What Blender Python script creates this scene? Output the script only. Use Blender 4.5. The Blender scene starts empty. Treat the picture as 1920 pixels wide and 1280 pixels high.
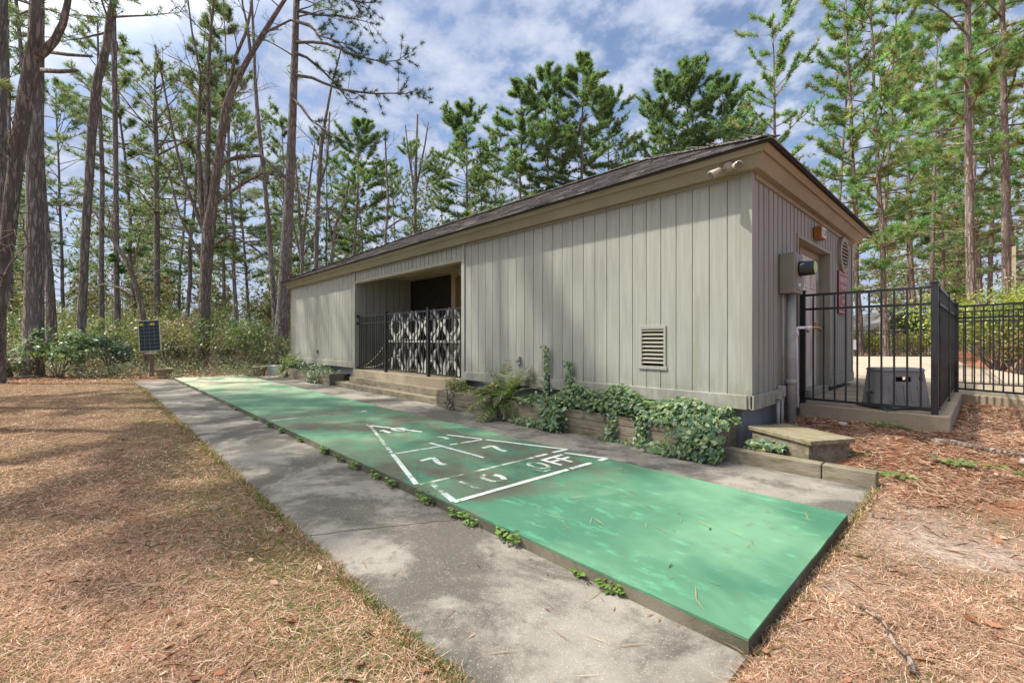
import bpy, math, random
import numpy as np
from mathutils import Vector, Matrix
R = math.radians
random.seed(7); RNG = np.random.default_rng(7)
S = bpy.context.scene
COL = S.collection

# ------------------------------------------------------------------ camera
CAM_Z = 1.28
YAW = R(46.689)
FW = np.array([-math.sin(YAW), math.cos(YAW), 0.0]); RT = np.array([math.cos(YAW), math.sin(YAW), 0.0])
cd = bpy.data.cameras.new("camera"); cam = bpy.data.objects.new("camera", cd); COL.objects.link(cam)
cam.location = (0, 0, CAM_Z); cam.rotation_euler = (R(90), 0, YAW)
cd.sensor_width = 36; cd.lens = 838 / 1920 * 36; cd.shift_y = -3 / 1920
cd.clip_start = 0.05; cd.clip_end = 2000
S.camera = cam

# ------------------------------------------------------------------ light
SUN_DIR = Vector((0.722, 0.69, 0)).normalized(); SUN_EL = R(57)
sd = bpy.data.lights.new("sun", 'SUN'); sd.energy = 3.0; sd.angle = R(1.2); sd.color = (1.0, 0.94, 0.83)
so = bpy.data.objects.new("sun", sd); COL.objects.link(so)
ray = Vector((SUN_DIR.x * math.cos(SUN_EL), SUN_DIR.y * math.cos(SUN_EL), -math.sin(SUN_EL)))
so.rotation_euler = ray.to_track_quat('-Z', 'Y').to_euler(); so.location = (-20, -20, 40)

w = bpy.data.worlds.new("World"); S.world = w; w.use_nodes = True
nt = w.node_tree; N = nt.nodes; L = nt.links
for n in list(N): N.remove(n)
out = N.new('ShaderNodeOutputWorld'); bg = N.new('ShaderNodeBackground'); bg.inputs[1].default_value = 0.15
sky = N.new('ShaderNodeTexSky'); sky.sky_type = 'NISHITA'; sky.sun_disc = False
sky.sun_elevation = SUN_EL; sky.sun_rotation = math.atan2(-SUN_DIR.x, -SUN_DIR.y)
tc = N.new('ShaderNodeTexCoord'); sep = N.new('ShaderNodeSeparateXYZ'); L.new(tc.outputs['Generated'], sep.inputs[0])
def wm(op, a, b=None):
    m = N.new('ShaderNodeMath'); m.operation = op
    for k, v in ((0, a), (1, b)):
        if v is None: continue
        if isinstance(v, (int, float)): m.inputs[k].default_value = v
        else: L.new(v, m.inputs[k])
    return m.outputs[0]
zc = wm('ADD', wm('MAXIMUM', sep.outputs[2], 0.0), 0.22)
cmb = N.new('ShaderNodeCombineXYZ')
L.new(wm('DIVIDE', sep.outputs[0], zc), cmb.inputs[0]); L.new(wm('DIVIDE', sep.outputs[1], zc), cmb.inputs[1])
def wnoise(scale, detail, rough, dist=0.0):
    n = N.new('ShaderNodeTexNoise'); n.inputs['Scale'].default_value = scale; n.inputs['Detail'].default_value = detail
    n.inputs['Roughness'].default_value = rough; n.inputs['Distortion'].default_value = dist
    L.new(cmb.outputs[0], n.inputs['Vector']); return n.outputs['Fac']
big = wnoise(1.3, 3, .5); puff = wnoise(9.0, 6, .58, .1)
mixv = wm('ADD', wm('MULTIPLY', big, 0.42), wm('MULTIPLY', puff, 0.68))
mr = N.new('ShaderNodeMapRange'); mr.interpolation_type = 'SMOOTHSTEP'
mr.inputs[1].default_value = 0.43; mr.inputs[2].default_value = 0.60; L.new(mixv, mr.inputs[0])
hz = N.new('ShaderNodeMapRange'); hz.inputs[1].default_value = 0.45; hz.inputs[2].default_value = 0.05; L.new(sep.outputs[2], hz.inputs[0])
mask = wm('MINIMUM', wm('ADD', wm('ADD', wm('MULTIPLY', mr.outputs[0], 0.86), 0.08), wm('MULTIPLY', hz.outputs[0], 0.35)), 1.0)
cr = N.new('ShaderNodeValToRGB'); cr.color_ramp.elements[0].position = 0.35; cr.color_ramp.elements[1].position = 0.75
cr.color_ramp.elements[0].color = (2.2, 2.75, 4.2, 1); cr.color_ramp.elements[1].color = (4.5, 4.85, 5.7, 1)
L.new(puff, cr.inputs[0])
mx = N.new('ShaderNodeMix'); mx.data_type = 'RGBA'; L.new(mask, mx.inputs[0]); L.new(sky.outputs[0], mx.inputs[6]); L.new(cr.outputs[0], mx.inputs[7])
vd = N.new('ShaderNodeVectorMath'); vd.operation = 'DOT_PRODUCT'; L.new(tc.outputs['Generated'], vd.inputs[0]); vd.inputs[1].default_value = tuple(-ray)
au = N.new('ShaderNodeMapRange'); au.interpolation_type = 'SMOOTHSTEP'; au.inputs[1].default_value = .66; au.inputs[2].default_value = 1.0; au.inputs[3].default_value = 0; au.inputs[4].default_value = 1.0; L.new(vd.outputs['Value'], au.inputs[0])
s0_ = N.new('ShaderNodeVectorMath'); s0_.operation = 'SCALE'; L.new(mx.outputs[2], s0_.inputs[0]); s0_.inputs["Scale"].default_value = .54
gl = N.new('ShaderNodeVectorMath'); gl.operation = 'SCALE'; gl.inputs[0].default_value = (15, 14.1, 12.7); L.new(au.outputs[0], gl.inputs['Scale'])  # broad glow round the sun, added to the sky as fill light
sc_ = N.new('ShaderNodeVectorMath'); sc_.operation = 'ADD'; L.new(s0_.outputs[0], sc_.inputs[0]); L.new(gl.outputs[0], sc_.inputs[1])
L.new(sc_.outputs[0], bg.inputs[0]); L.new(bg.outputs[0], out.inputs[0])

S.view_settings.view_transform = 'Standard'; S.view_settings.look = 'None'
S.view_settings.exposure = 1.08; S.view_settings.gamma = 1.0
S.render.engine = 'CYCLES'
S.cycles.max_bounces = 6; S.cycles.diffuse_bounces = 3; S.cycles.glossy_bounces = 2; S.cycles.transmission_bounces = 3
S.cycles.use_denoising = True; S.cycles.caustics_reflective = False; S.cycles.caustics_refractive = False

# ------------------------------------------------------------------ materials
def mat_new(name, rough=0.7, spec=0.3, metal=0.0):
    m = bpy.data.materials.new(name); m.use_nodes = True
    b = m.node_tree.nodes['Principled BSDF']
    b.inputs['Roughness'].default_value = rough; b.inputs['Specular IOR Level'].default_value = spec; b.inputs['Metallic'].default_value = metal
    return m, m.node_tree.nodes, m.node_tree.links, b
def c4(c): return (c[0], c[1], c[2], 1)
class NB:
    """small node helper"""
    def __init__(s, m): s.N = m.node_tree.nodes; s.L = m.node_tree.links; s.tc = s.N.new('ShaderNodeTexCoord')
    def obj(s, scale=(1, 1, 1), rot=(0, 0, 0)):
        mp = s.N.new('ShaderNodeMapping'); mp.inputs['Scale'].default_value = scale; mp.inputs['Rotation'].default_value = rot
        s.L.new(s.tc.outputs['Object'], mp.inputs[0]); return mp.outputs[0]
    def noise(s, vec, scale, detail=4, rough=.55, dist=0.0):
        n = s.N.new('ShaderNodeTexNoise'); n.inputs['Scale'].default_value = scale; n.inputs['Detail'].default_value = detail
        n.inputs['Roughness'].default_value = rough; n.inputs['Distortion'].default_value = dist
        s.L.new(vec, n.inputs['Vector']); return n.outputs['Fac']
    def rng(s, v, a, b, lo=0.0, hi=1.0, smooth=True):
        n = s.N.new('ShaderNodeMapRange'); n.interpolation_type = 'SMOOTHSTEP' if smooth else 'LINEAR'
        n.inputs[1].default_value = a; n.inputs[2].default_value = b; n.inputs[3].default_value = lo; n.inputs[4].default_value = hi
        s.L.new(v, n.inputs[0]); return n.outputs[0]
    def mix(s, f, a, b, mode='MIX'):
        n = s.N.new('ShaderNodeMix'); n.data_type = 'RGBA'; n.blend_type = mode
        for k, v in ((0, f), (6, a), (7, b)):
            if isinstance(v, (int, float)): n.inputs[k].default_value = v
            elif isinstance(v, tuple): n.inputs[k].default_value = c4(v)
            else: s.L.new(v, n.inputs[k])
        return n.outputs[2]
    def math(s, op, a, b=None):
        m = s.N.new('ShaderNodeMath'); m.operation = op
        for k, v in ((0, a), (1, b)):
            if v is None: continue
            if isinstance(v, (int, float)): m.inputs[k].default_value = v
            else: s.L.new(v, m.inputs[k])
        return m.outputs[0]
    def attr(s, name='tint'):
        n = s.N.new('ShaderNodeAttribute'); n.attribute_name = name; return n.outputs['Color']
    def bump(s, h, strength, dist, bsdf):
        n = s.N.new('ShaderNodeBump'); n.inputs['Strength'].default_value = strength; n.inputs['Distance'].default_value = dist
        s.L.new(h, n.inputs['Height']); s.L.new(n.outputs[0], bsdf.inputs['Normal'])
MAT = {}
def pmat(name, c1, c2, scale=4, rough=.7, bump=0.0, stretch=(1, 1, 1), spec=.3, metal=0.0, c3=None, detail=5, lo=.35, hi=.65, bdist=.01):
    m, N_, L_, b = mat_new(name, rough, spec, metal); n = NB(m)
    v = n.obj(stretch); f = n.noise(v, scale, detail)
    col = n.mix(n.rng(f, lo, hi), c1, c2)
    if c3: col = n.mix(n.rng(n.noise(v, scale * .31 + .2, 5, .65), .52, .72), col, c3)
    L_.new(col, b.inputs['Base Color'])
    if bump: n.bump(n.noise(v, scale * 3, 4), bump, bdist, b)
    MAT[name] = m; return m
pmat('siding', (.325, .325, .288), (.288, .287, .252), 3, .62, .35, (7, 7, .5), .25, c3=(.265, .26, .215))
m = MAT['siding']; nt_ = m.node_tree; n = NB(m); bs = nt_.nodes['Principled BSDF']; lk = bs.inputs['Base Color'].links[0].from_socket
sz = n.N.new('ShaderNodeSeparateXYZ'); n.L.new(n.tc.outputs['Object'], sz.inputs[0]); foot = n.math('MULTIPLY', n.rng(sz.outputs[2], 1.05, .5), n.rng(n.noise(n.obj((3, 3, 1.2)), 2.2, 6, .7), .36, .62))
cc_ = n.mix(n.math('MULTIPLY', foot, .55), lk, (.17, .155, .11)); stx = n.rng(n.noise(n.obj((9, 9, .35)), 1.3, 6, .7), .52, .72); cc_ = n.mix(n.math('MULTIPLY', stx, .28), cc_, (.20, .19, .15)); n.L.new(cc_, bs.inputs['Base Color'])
pmat('trim', (.325, .305, .235), (.29, .27, .205), 3, .6, .15, (1, 1, 1), .3)
pmat('fascia', (.30, .272, .19), (.265, .237, .162), 2.2, .6, .15, (1, 1, 1), .3)
pmat('door_paint', (.62, .56, .49), (.58, .52, .45), 3, .45, .05, spec=.4)
pmat('ceiling_paint', (.45, .38, .24), (.40, .33, .2), 2, .7)
pmat('black_metal', (.012, .013, .014), (.02, .021, .022), 9, .32, .05, spec=.5)
pmat('foundation', (.26, .28, .29), (.32, .33, .33), 5, .85, .4)
pmat('timber', (.235, .205, .15), (.155, .132, .095), 4, .85, .5, (1.2, 6, 6), .2, c3=(.10, .095, .045))
pmat('timber_light', (.26, .225, .15), (.17, .145, .095), 4, .8, .5, (1.2, 6, 6), .2, c3=(.15, .14, .06))
pmat('white_paint', (.52, .51, .49), (.38, .37, .35), 6, .6, .2)
pmat('plastic_grey', (.22, .215, .22), (.19, .185, .19), 6, .5, .05)
pmat('plastic_dark', (.03, .032, .035), (.045, .045, .05), 6, .45, .05)
pmat('conduit', (.34, .33, .30), (.28, .27, .24), 5, .55, .1)
pmat('meter_box', (.25, .235, .19), (.215, .20, .16), 4, .5, .1)
pmat('meter_black', (.01, .013, .018), (.016, .02, .026), 6, .18, 0, spec=.6)
pmat('meter_face', (.42, .55, .12), (.3, .42, .1), 30, .3)
pmat('pvc', (.72, .70, .78), (.62, .60, .68), 5, .4)
pmat('brass', (.42, .27, .08), (.33, .2, .06), 20, .35, .1, metal=.8)
pmat('steel', (.45, .44, .42), (.36, .35, .33), 20, .35, .1, metal=.7)
pmat('sign_red', (.30, .055, .05), (.25, .045, .042), 5, .45)
pmat('sign_white', (.78, .74, .72), (.7, .66, .64), 8, .5)
pmat('plaque_wood', (.36, .16, .03), (.27, .11, .02), 5, .5, .2, (1, 6, 6))
pmat('number_blue', (.05, .06, .12), (.04, .05, .1), 5, .5)
pmat('lamp_housing', (.42, .36, .31), (.36, .31, .26), 8, .5, .1)
pmat('lamp_lens', (.10, .09, .08), (.16, .15, .13), 30, .2, .1, spec=.6)
pmat('pot_clay', (.37, .33, .22), (.31, .27, .175), 4, .8, .2, c3=(.27, .24, .15))
pmat('soil', (.07, .05, .035), (.13, .09, .06), 14, .95, .8)
pmat('panel_cell', (.010, .032, .045), (.016, .045, .058), 8, .5, 0, spec=.25)
pmat('panel_frame', (.62, .58, .38), (.5, .46, .3), 8, .4, .05)
pmat('panel_yellow', (.5, .42, .03), (.4, .34, .03), 8, .4)
pmat('box_white', (.55, .57, .57), (.47, .49, .48), 6, .6, .15)
pmat('rope_light', (.65, .6, .45), (.5, .45, .33), 12, .8, .2)
pmat('stone', (.40, .37, .34), (.30, .28, .25), 9, .85, .5)
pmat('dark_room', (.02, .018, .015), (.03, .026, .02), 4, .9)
pmat('far_siding', (.30, .31, .32), (.24, .25, .26), 2, .7)
pmat('far_roof', (.12, .13, .15), (.17, .16, .16), 3, .8, c3=(.30, .16, .10))
pmat('twig', (.20, .16, .12), (.28, .23, .18), 6, .85, .2)
m, N_, L_, b = mat_new('line_paint', .75, .2); n = NB(m); v = n.obj(); MAT['line_paint'] = m
col = n.mix(n.rng(n.noise(v, 11, 6, .7), .40, .66), (.66, .69, .64), (.42, .52, .44)); col = n.mix(n.rng(n.noise(v, 17, 7, .75), .585, .64), col, (.09, .20, .12)); L_.new(col, b.inputs['Base Color'])
pmat('court_lip', (.03, .15, .075), (.04, .19, .10), 7, .7, .2)

def bark(name, c1, c2, c3, sc=1.0):
    m, N_, L_, b = mat_new(name, .9, .1); n = NB(m)
    v = n.obj((11 * sc, 11 * sc, 1.7 * sc)); v2 = n.obj((26 * sc, 26 * sc, 9 * sc))
    fis = n.noise(v, 1.5, 5, .62, .6); plate = n.noise(v2, 1.0, 6, .7)
    vo = N_.new('ShaderNodeTexVoronoi'); vo.feature = 'DISTANCE_TO_EDGE'; vo.inputs['Scale'].default_value = .9; vo.inputs['Randomness'].default_value = 1.0
    ad = N_.new('ShaderNodeVectorMath'); ad.operation = 'MULTIPLY_ADD'; nc = N_.new('ShaderNodeTexNoise'); nc.inputs['Scale'].default_value = 1.3; nc.inputs['Detail'].default_value = 4; L_.new(v, nc.inputs['Vector'])
    L_.new(nc.outputs['Color'], ad.inputs[0]); ad.inputs[1].default_value = (1.1, 1.1, 1.1); L_.new(v, ad.inputs[2]); L_.new(ad.outputs[0], vo.inputs['Vector'])
    crack = n.math('MULTIPLY', n.rng(vo.outputs[0], .0, .22), n.rng(fis, .36, .50))
    col = n.mix(n.rng(plate, .3, .7), c1, c2); col = n.mix(n.rng(crack, .0, .75), c3, col)
    big = n.noise(n.obj((1, 1, .35)), 1.1, 4); col = n.mix(n.math('MULTIPLY', n.rng(big, .48, .72), .5), col, tuple(min(.5, (sum(c2) / 3) * 1.2) for x in c1))
    L_.new(col, b.inputs['Base Color'])
    n.bump(n.math('ADD', crack, n.math('MULTIPLY', plate, .5)), 1.0, .04, b); MAT[name] = m
bark('bark_grey', (.27, .242, .225), (.36, .335, .318), (.145, .128, .116))
bark('bark_brown', (.25, .208, .178), (.35, .30, .262), (.135, .11, .092))
bark('bark_pale', (.30, .26, .20), (.38, .34, .27), (.17, .14, .1), .8)
bark('bark_warm', (.27, .205, .17), (.36, .29, .245), (.155, .115, .095))

def leafmat(name, rough=.55, transl=.3, spec=.25):
    m, N_, L_, b = mat_new(name, rough, spec); n = NB(m)
    a = n.attr(); L_.new(a, b.inputs['Base Color'])
    t = N_.new('ShaderNodeBsdfTranslucent'); mx = N_.new('ShaderNodeMixShader'); mx.inputs[0].default_value = transl
    L_.new(n.mix(1.0, a, (1.15, 1.25, .7), 'MULTIPLY'), t.inputs[0])
    L_.new(b.outputs[0], mx.inputs[1]); L_.new(t.outputs[0], mx.inputs[2])
    L_.new(mx.outputs[0], N_['Material Output'].inputs[0]); MAT[name] = m
leafmat('needles', .5, .42, .3); leafmat('leaves', .42, .36, .4); leafmat('blades', .8, .2, .1); leafmat('litter', .85, .1, .1)

# concrete
def concrete(name, c1, c2, dark, speck=True):
    m, N_, L_, b = mat_new(name, .88, .2); n = NB(m); v = n.obj()
    col = n.mix(n.rng(n.noise(v, 2.2, 6, .6), .35, .68), c1, c2)
    col = n.mix(n.math('MULTIPLY', n.rng(n.noise(v, 1.0, 7, .7, .4), .43, .57), .92), col, dark)
    col = n.mix(n.math('MULTIPLY', n.rng(n.noise(v, 6, 6, .7), .50, .66), .45), col, dark)
    f = n.noise(v, 120, 4, .8); col = n.mix(n.math('MULTIPLY', n.rng(f, .56, .70), .7), col, tuple(min(.75, x * 2.0) for x in c1))
    col = n.mix(n.math('MULTIPLY', n.rng(f, .42, .32), .6), col, tuple(x * .4 for x in c1))
    L_.new(col, b.inputs['Base Color'])
    n.bump(n.math('ADD', n.noise(v, 120, 3), n.math('MULTIPLY', n.noise(v, 9, 4), .8)), .45, .006, b); MAT[name] = m
concrete('concrete', (.245, .228, .197), (.175, .163, .140), (.075, .070, .060))
concrete('concrete_edge', (.13, .115, .08), (.19, .17, .13), (.075, .075, .05))
concrete('concrete_tan', (.34, .285, .205), (.29, .24, .175), (.23, .19, .135))
concrete('concrete_pink', (.43, .34, .26), (.385, .30, .235), (.33, .26, .2))

# court paint: green coat, worn pale patches, grime
m, N_, L_, b = mat_new('court_paint', .55, .35); n = NB(m); v = n.obj(); MAT['court_paint'] = m
col = n.mix(n.rng(n.noise(v, 1.1, 4, .55), .35, .7), (.042, .138, .084), (.068, .178, .108))
col = n.mix(n.math('MULTIPLY', n.rng(n.noise(n.obj((1, 2.4, 1)), 5, 6, .7), .52, .75), .45), col, (.12, .42, .24))
scr = n.noise(n.obj((9, 42, 1), (0, 0, .5)), 3, 6, .75); col = n.mix(n.math('MULTIPLY', n.rng(scr, .62, .74), .4), col, (.32, .48, .33))
sepn = N_.new('ShaderNodeSeparateXYZ'); L_.new(n.tc.outputs['Object'], sepn.inputs[0])
farw = n.rng(sepn.outputs[0], 0.8, -7.2)
worn = n.rng(n.noise(n.obj((.5, 1, 1)), 1.5, 6, .62), .36, .54)
col = n.mix(n.math('MULTIPLY', n.math('MULTIPLY', worn, farw), .9), col, (.44, .41, .29))
mid = n.math('MULTIPLY', n.rng(sepn.outputs[0], 7.1, 6.2), n.rng(sepn.outputs[0], -.2, 2.0))
gr = n.rng(n.noise(n.obj((.8, 1.1, 1)), 1.35, 7, .68, .3), .43, .55)
col = n.mix(n.math('MULTIPLY', n.math('MULTIPLY', gr, mid), .88), col, (.095, .085, .060))
pal = n.rng(n.noise(v, .7, 4, .6, .3), .46, .62); col = n.mix(n.math('MULTIPLY', pal, .36), col, (.20, .37, .215)); g2 = n.rng(n.noise(v, 2.6, 7, .7, .5), .57, .70); col = n.mix(n.math('MULTIPLY', g2, .45), col, (.09, .12, .07))
L_.new(col, b.inputs['Base Color']); n.bump(n.noise(v, 60, 4), .12, .004, b)
L_.new(n.rng(n.noise(v, 4, 5), .3, .7, .45, .7), b.inputs['Roughness'])
# worn white paint
m, N_, L_, b = mat_new('line_worn', .75, .2); n = NB(m); v = n.obj(); MAT['line_worn'] = m
col = n.mix(n.rng(n.noise(v, 9, 6, .7), .40, .58), (.52, .56, .48), (.14, .21, .13)); L_.new(col, b.inputs['Base Color'])
# ground
m, N_, L_, b = mat_new('ground', .95, .05); n = NB(m); v = n.obj(); MAT['ground'] = m
col = n.attr()
f1 = n.noise(v, 9, 7, .72); col = n.mix(n.rng(f1, .35, .7), col, n.mix(1.0, col, (1.5, 1.4, 1.3), 'MULTIPLY'))
f2 = n.noise(n.obj((30, 110, 30), (0, 0, .6)), 1, 5, .7); col = n.mix(n.rng(f2, .55, .3), col, n.mix(1.0, col, (.42, .40, .38), 'MULTIPLY'))
L_.new(col, b.inputs['Base Color'])
n.bump(n.math('ADD', f2, n.math('MULTIPLY', f1, 1.2)), .9, .03, b)
# shingles
m, N_, L_, b = mat_new('shingle', .92, .1); n = NB(m); v = n.obj(); MAT['shingle'] = m
oi = n.attr(); col = n.mix(n.rng(n.noise(v, 40, 3, .7), .3, .7), oi, n.mix(1.0, oi, (1.8, 1.75, 1.7), 'MULTIPLY'))
L_.new(col, b.inputs['Base Color']); n.bump(n.noise(v, 90, 3), .6, .01, b)

# ------------------------------------------------------------------ builders
def P(u, v, d):
    """point at bearing column u, row v (photo units) and distance d along the view axis"""
    p = FW * d + RT * (d * (u - 960) / 838); return np.array([p[0], p[1], CAM_Z - (v - 637) / 838 * d])
def at(u, d): p = P(u, 637, d); return float(p[0]), float(p[1])
def arr_mesh(name, V, col=None, mat=None, parent=None, smooth=False):
    """V (n,k,3): n separate k-gons; col (n,3)"""
    V = np.asarray(V, dtype=np.float32); n, k = V.shape[:2]
    off = np.array(parent['_o'], dtype=np.float32) if parent is not None and '_o' in parent else np.zeros(3, np.float32)
    me = bpy.data.meshes.new(name)
    me.vertices.add(n * k); me.vertices.foreach_set('co', (V - off).ravel())
    me.loops.add(n * k); me.loops.foreach_set('vertex_index', np.arange(n * k, dtype=np.int32))
    me.polygons.add(n); me.polygons.foreach_set('loop_start', np.arange(0, n * k, k, dtype=np.int32))
    me.polygons.foreach_set('loop_total', np.full(n, k, np.int32))
    me.update(calc_edges=True)
    if col is not None:
        ca = me.color_attributes.new('tint', 'FLOAT_COLOR', 'POINT')
        c = np.ones((n * k, 4), np.float32); c[:, :3] = np.repeat(np.asarray(col, np.float32), k, axis=0)
        ca.data.foreach_set('color', c.ravel())
    if mat: me.materials.append(MAT[mat] if isinstance(mat, str) else mat)
    o = bpy.data.objects.new(name, me); COL.objects.link(o)
    if parent is not None: o.parent = parent
    return o
class MB:
    def __init__(s): s.v = []; s.f = []; s.c = []; s.cur = None
    def add(s, vs, fs):
        b = len(s.v); s.v += [tuple(map(float, p)) for p in vs]; s.f += [tuple(i + b for i in f) for f in fs]
        s.c += [s.cur] * len(vs); return s
    def box(s, x0, x1, y0, y1, z0, z1):
        return s.add([(x0, y0, z0), (x1, y0, z0), (x1, y1, z0), (x0, y1, z0), (x0, y0, z1), (x1, y0, z1), (x1, y1, z1), (x0, y1, z1)],
                     [(0, 3, 2, 1), (4, 5, 6, 7), (0, 1, 5, 4), (1, 2, 6, 5), (2, 3, 7, 6), (3, 0, 4, 7)])
    def hexa(s, bot, top):   # two quads of 4 points
        return s.add(list(bot) + list(top), [(0, 3, 2, 1), (4, 5, 6, 7), (0, 1, 5, 4), (1, 2, 6, 5), (2, 3, 7, 6), (3, 0, 4, 7)])
    def bar(s, a, b, wd, ht, up=(0, 0, 1)):
        a = Vector(a); b = Vector(b); d = (b - a).normalized(); sd_ = d.cross(Vector(up))
        if sd_.length < 1e-4: sd_ = d.cross(Vector((1, 0, 0)))
        sd_.normalize(); u = sd_.cross(d); sd_ = sd_ * wd / 2; u = u * ht / 2
        return s.hexa([a - sd_ - u, a + sd_ - u, a + sd_ + u, a - sd_ + u], [b - sd_ - u, b + sd_ - u, b + sd_ + u, b - sd_ + u])
    def tube(s, pts, rad, seg=8, cap=True):
        pts = [Vector(p) for p in pts]; n = len(pts)
        if not hasattr(rad, '__len__'): rad = [rad] * n
        rings = []; prev = None
        for i, p in enumerate(pts):
            t = (pts[min(i + 1, n - 1)] - pts[max(i - 1, 0)])
            t = t.normalized() if t.length > 1e-9 else Vector((0, 0, 1))
            a = prev if prev is not None else (Vector((1, 0, 0)) if abs(t.x) < .9 else Vector((0, 1, 0)))
            a = (a - t * a.dot(t))
            if a.length < 1e-6: a = t.orthogonal()
            a.normalize(); prev = a; bb = t.cross(a)
            rings.append([p + (a * math.cos(2 * math.pi * k / seg) + bb * math.sin(2 * math.pi * k / seg)) * rad[i] for k in range(seg)])
        vs = [q for r in rings for q in r]; fs = []
        for i in range(n - 1):
            for k in range(seg):
                k2 = (k + 1) % seg; fs.append((i * seg + k, i * seg + k2, (i + 1) * seg + k2, (i + 1) * seg + k))
        if cap: fs.append(tuple(range(seg))[::-1]); fs.append(tuple((n - 1) * seg + k for k in range(seg)))
        return s.add(vs, fs)
    def disc(s, c, r, h, seg=20, axis='z'):
        c = Vector(c); d = {'z': Vector((0, 0, 1)), 'x': Vector((1, 0, 0)), 'y': Vector((0, 1, 0))}[axis]
        return s.tube([c, c + d * h], [r, r], seg)
    def lathe(s, c, prof, seg=24):
        c = Vector(c); vs = []; fs = []
        for (r, z) in prof:
            for k in range(seg): a = 2 * math.pi * k / seg; vs.append((c.x + r * math.cos(a), c.y + r * math.sin(a), c.z + z))
        for i in range(len(prof) - 1):
            for k in range(seg): k2 = (k + 1) % seg; fs.append((i * seg + k, i * seg + k2, (i + 1) * seg + k2, (i + 1) * seg + k))
        return s.add(vs, fs)
    def prism(s, poly, z0, z1):
        n = len(poly)
        return s.add([(x, y, z0) for x, y in poly] + [(x, y, z1) for x, y in poly],
                     [tuple(range(n))[::-1], tuple(range(n, 2 * n))] + [(k, (k + 1) % n, n + (k + 1) % n, n + k) for k in range(n)])
    def build(s, name, mat, parent=None, smooth=False, bevel=0.0):
        off = Vector(parent['_o']) if parent is not None and '_o' in parent else Vector((0, 0, 0))
        me = bpy.data.meshes.new(name); me.from_pydata([tuple(Vector(p) - off) for p in s.v], [], s.f); me.update()
        if any(c is not None for c in s.c):
            ca = me.color_attributes.new('tint', 'FLOAT_COLOR', 'POINT')
            ca.data.foreach_set('color', np.array([(*(c or (.5, .5, .5)), 1) for c in s.c], np.float32).ravel())
        me.materials.append(MAT[mat])
        if smooth: me.polygons.foreach_set('use_smooth', [True] * len(me.polygons))
        o = bpy.data.objects.new(name, me); COL.objects.link(o)
        if parent is not None: o.parent = parent
        if bevel:
            bv = o.modifiers.new('bevel', 'BEVEL'); bv.width = bevel; bv.segments = 2; bv.limit_method = 'ANGLE'
        return o
def thing(name, label, cat, loc=(0, 0, 0), group=None):
    o = bpy.data.objects.new(name, None); COL.objects.link(o); o.location = loc; o.empty_display_size = .2
    o['label'] = label; o['category'] = cat; o['_o'] = tuple(float(c) for c in loc)
    if group: o['group'] = group
    return o
def tag(o, label, cat, group=None, kind=None):
    o['label'] = label; o['category'] = cat
    if group: o['group'] = group
    if kind: o['kind'] = kind
    return o
def struct(o, label=None, cat=None):
    o['kind'] = 'structure'
    if label: o['label'] = label
    if cat: o['category'] = cat
    return o
def copy_thing(src, loc, label, group=None):
    r = src.copy(); COL.objects.link(r); r.location = loc; r['label'] = label
    if group: r['group'] = group
    for ch in list(src.children):
        c = ch.copy(); COL.objects.link(c); c.parent = r
        for g in list(ch.children): d = g.copy(); COL.objects.link(d); d.parent = c
    return r
def unit(n): v = RNG.normal(size=(n, 3)); return v / np.linalg.norm(v, axis=1, keepdims=True)
def jitter(base, n, amt=.25):
    base = np.asarray(base); k = base[RNG.integers(0, len(base), n)] if base.ndim == 2 else np.repeat(base[None], n, 0)
    return np.clip(k * (1 + RNG.uniform(-amt, amt, (n, 1))) * (1 + RNG.uniform(-.08, .08, (n, 3))), 0, 1)

# ------------------------------------------------------------------ ground
def sst(x, a, b): t = np.clip((x - a) / (b - a), 0, 1); return t * t * (3 - 2 * t)
WOOD_N = 1.3
def wood_line(x, y):      # >0 inside the wood (leaf litter) on the far left
    return (-(x) - 19.3) + .45 * (y + .3) * (y < 0) + .0 * y + .5 * np.sin(y * 1.7) * .6
def ghash(x, y): return (np.sin(x * 1.7 + 1.3 * np.sin(y * .9)) + np.sin(y * 2.1 + 1.1 * np.sin(x * 1.3)) + .6 * np.sin(x * 5.3 + y * 4.1) + .5 * np.sin(x * 9.1 - y * 7.7)) / 3.1
def gz(x, y):
    x = np.asarray(x, float); y = np.asarray(y, float)
    z = .018 * ghash(x, y) + .012
    bed = sst(y, 4.9, 5.6) * (.13 + .12 * sst(y, 5.2, 6.8)) * sst(x, -2.2, -1.9)
    bed2 = sst(y + .55 * np.clip(x + .6, 0, 50), 4.7, 7.2) * .24
    z = z + np.where(x < -.66, bed, np.minimum(bed2, .24)) * (x > -2.2)
    z = z + .1 * sst(y, 9, 11) * (x > -2.2)
    z = z + .30 * sst(-x - 20, 0, 14) + .3 * sst(y, 12, 20) * (x <= -2.2)
    under = ((y > .93) & (y < 4.96) & (x > -18.3) & (x < -.60)) | ((x > -17.6) & (x < -1.75) & (y > 4.9) & (y < 11))
    inner = ((y > 1.0) & (y < 4.96) & (x > -17.8) & (x < -.68))
    z = np.where(inner, -.06, z)
    z = np.where((x > -17.6) & (x < -1.75) & (y > 4.96) & (y < 11), -.06, z)
    z = np.where((x > -1.85) & (x < -.3) & (y > 6.95) & (y < 40), .1, z)
    z = np.where((y > 10.5) & (x > -30) & (x < 12), np.minimum(z, .25), z)
    return z
def axis(lo, fine0, fine1, hi, step):
    f = list(np.arange(fine0, fine1, step)); a = []; s = step; p = fine0
    while p > lo: s *= 1.35; p -= s; a.append(p)
    b = []; s = step; p = fine1
    while p < hi: b.append(p); s *= 1.35; p += s
    return np.array(a[::-1] + f + b + [hi])
gx = axis(-260, -24, 6, 260, .11); gy = axis(-260, -6, 11.5, 260, .11)
GX, GY = np.meshgrid(gx, gy); GZ = gz(GX, GY)
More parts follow.
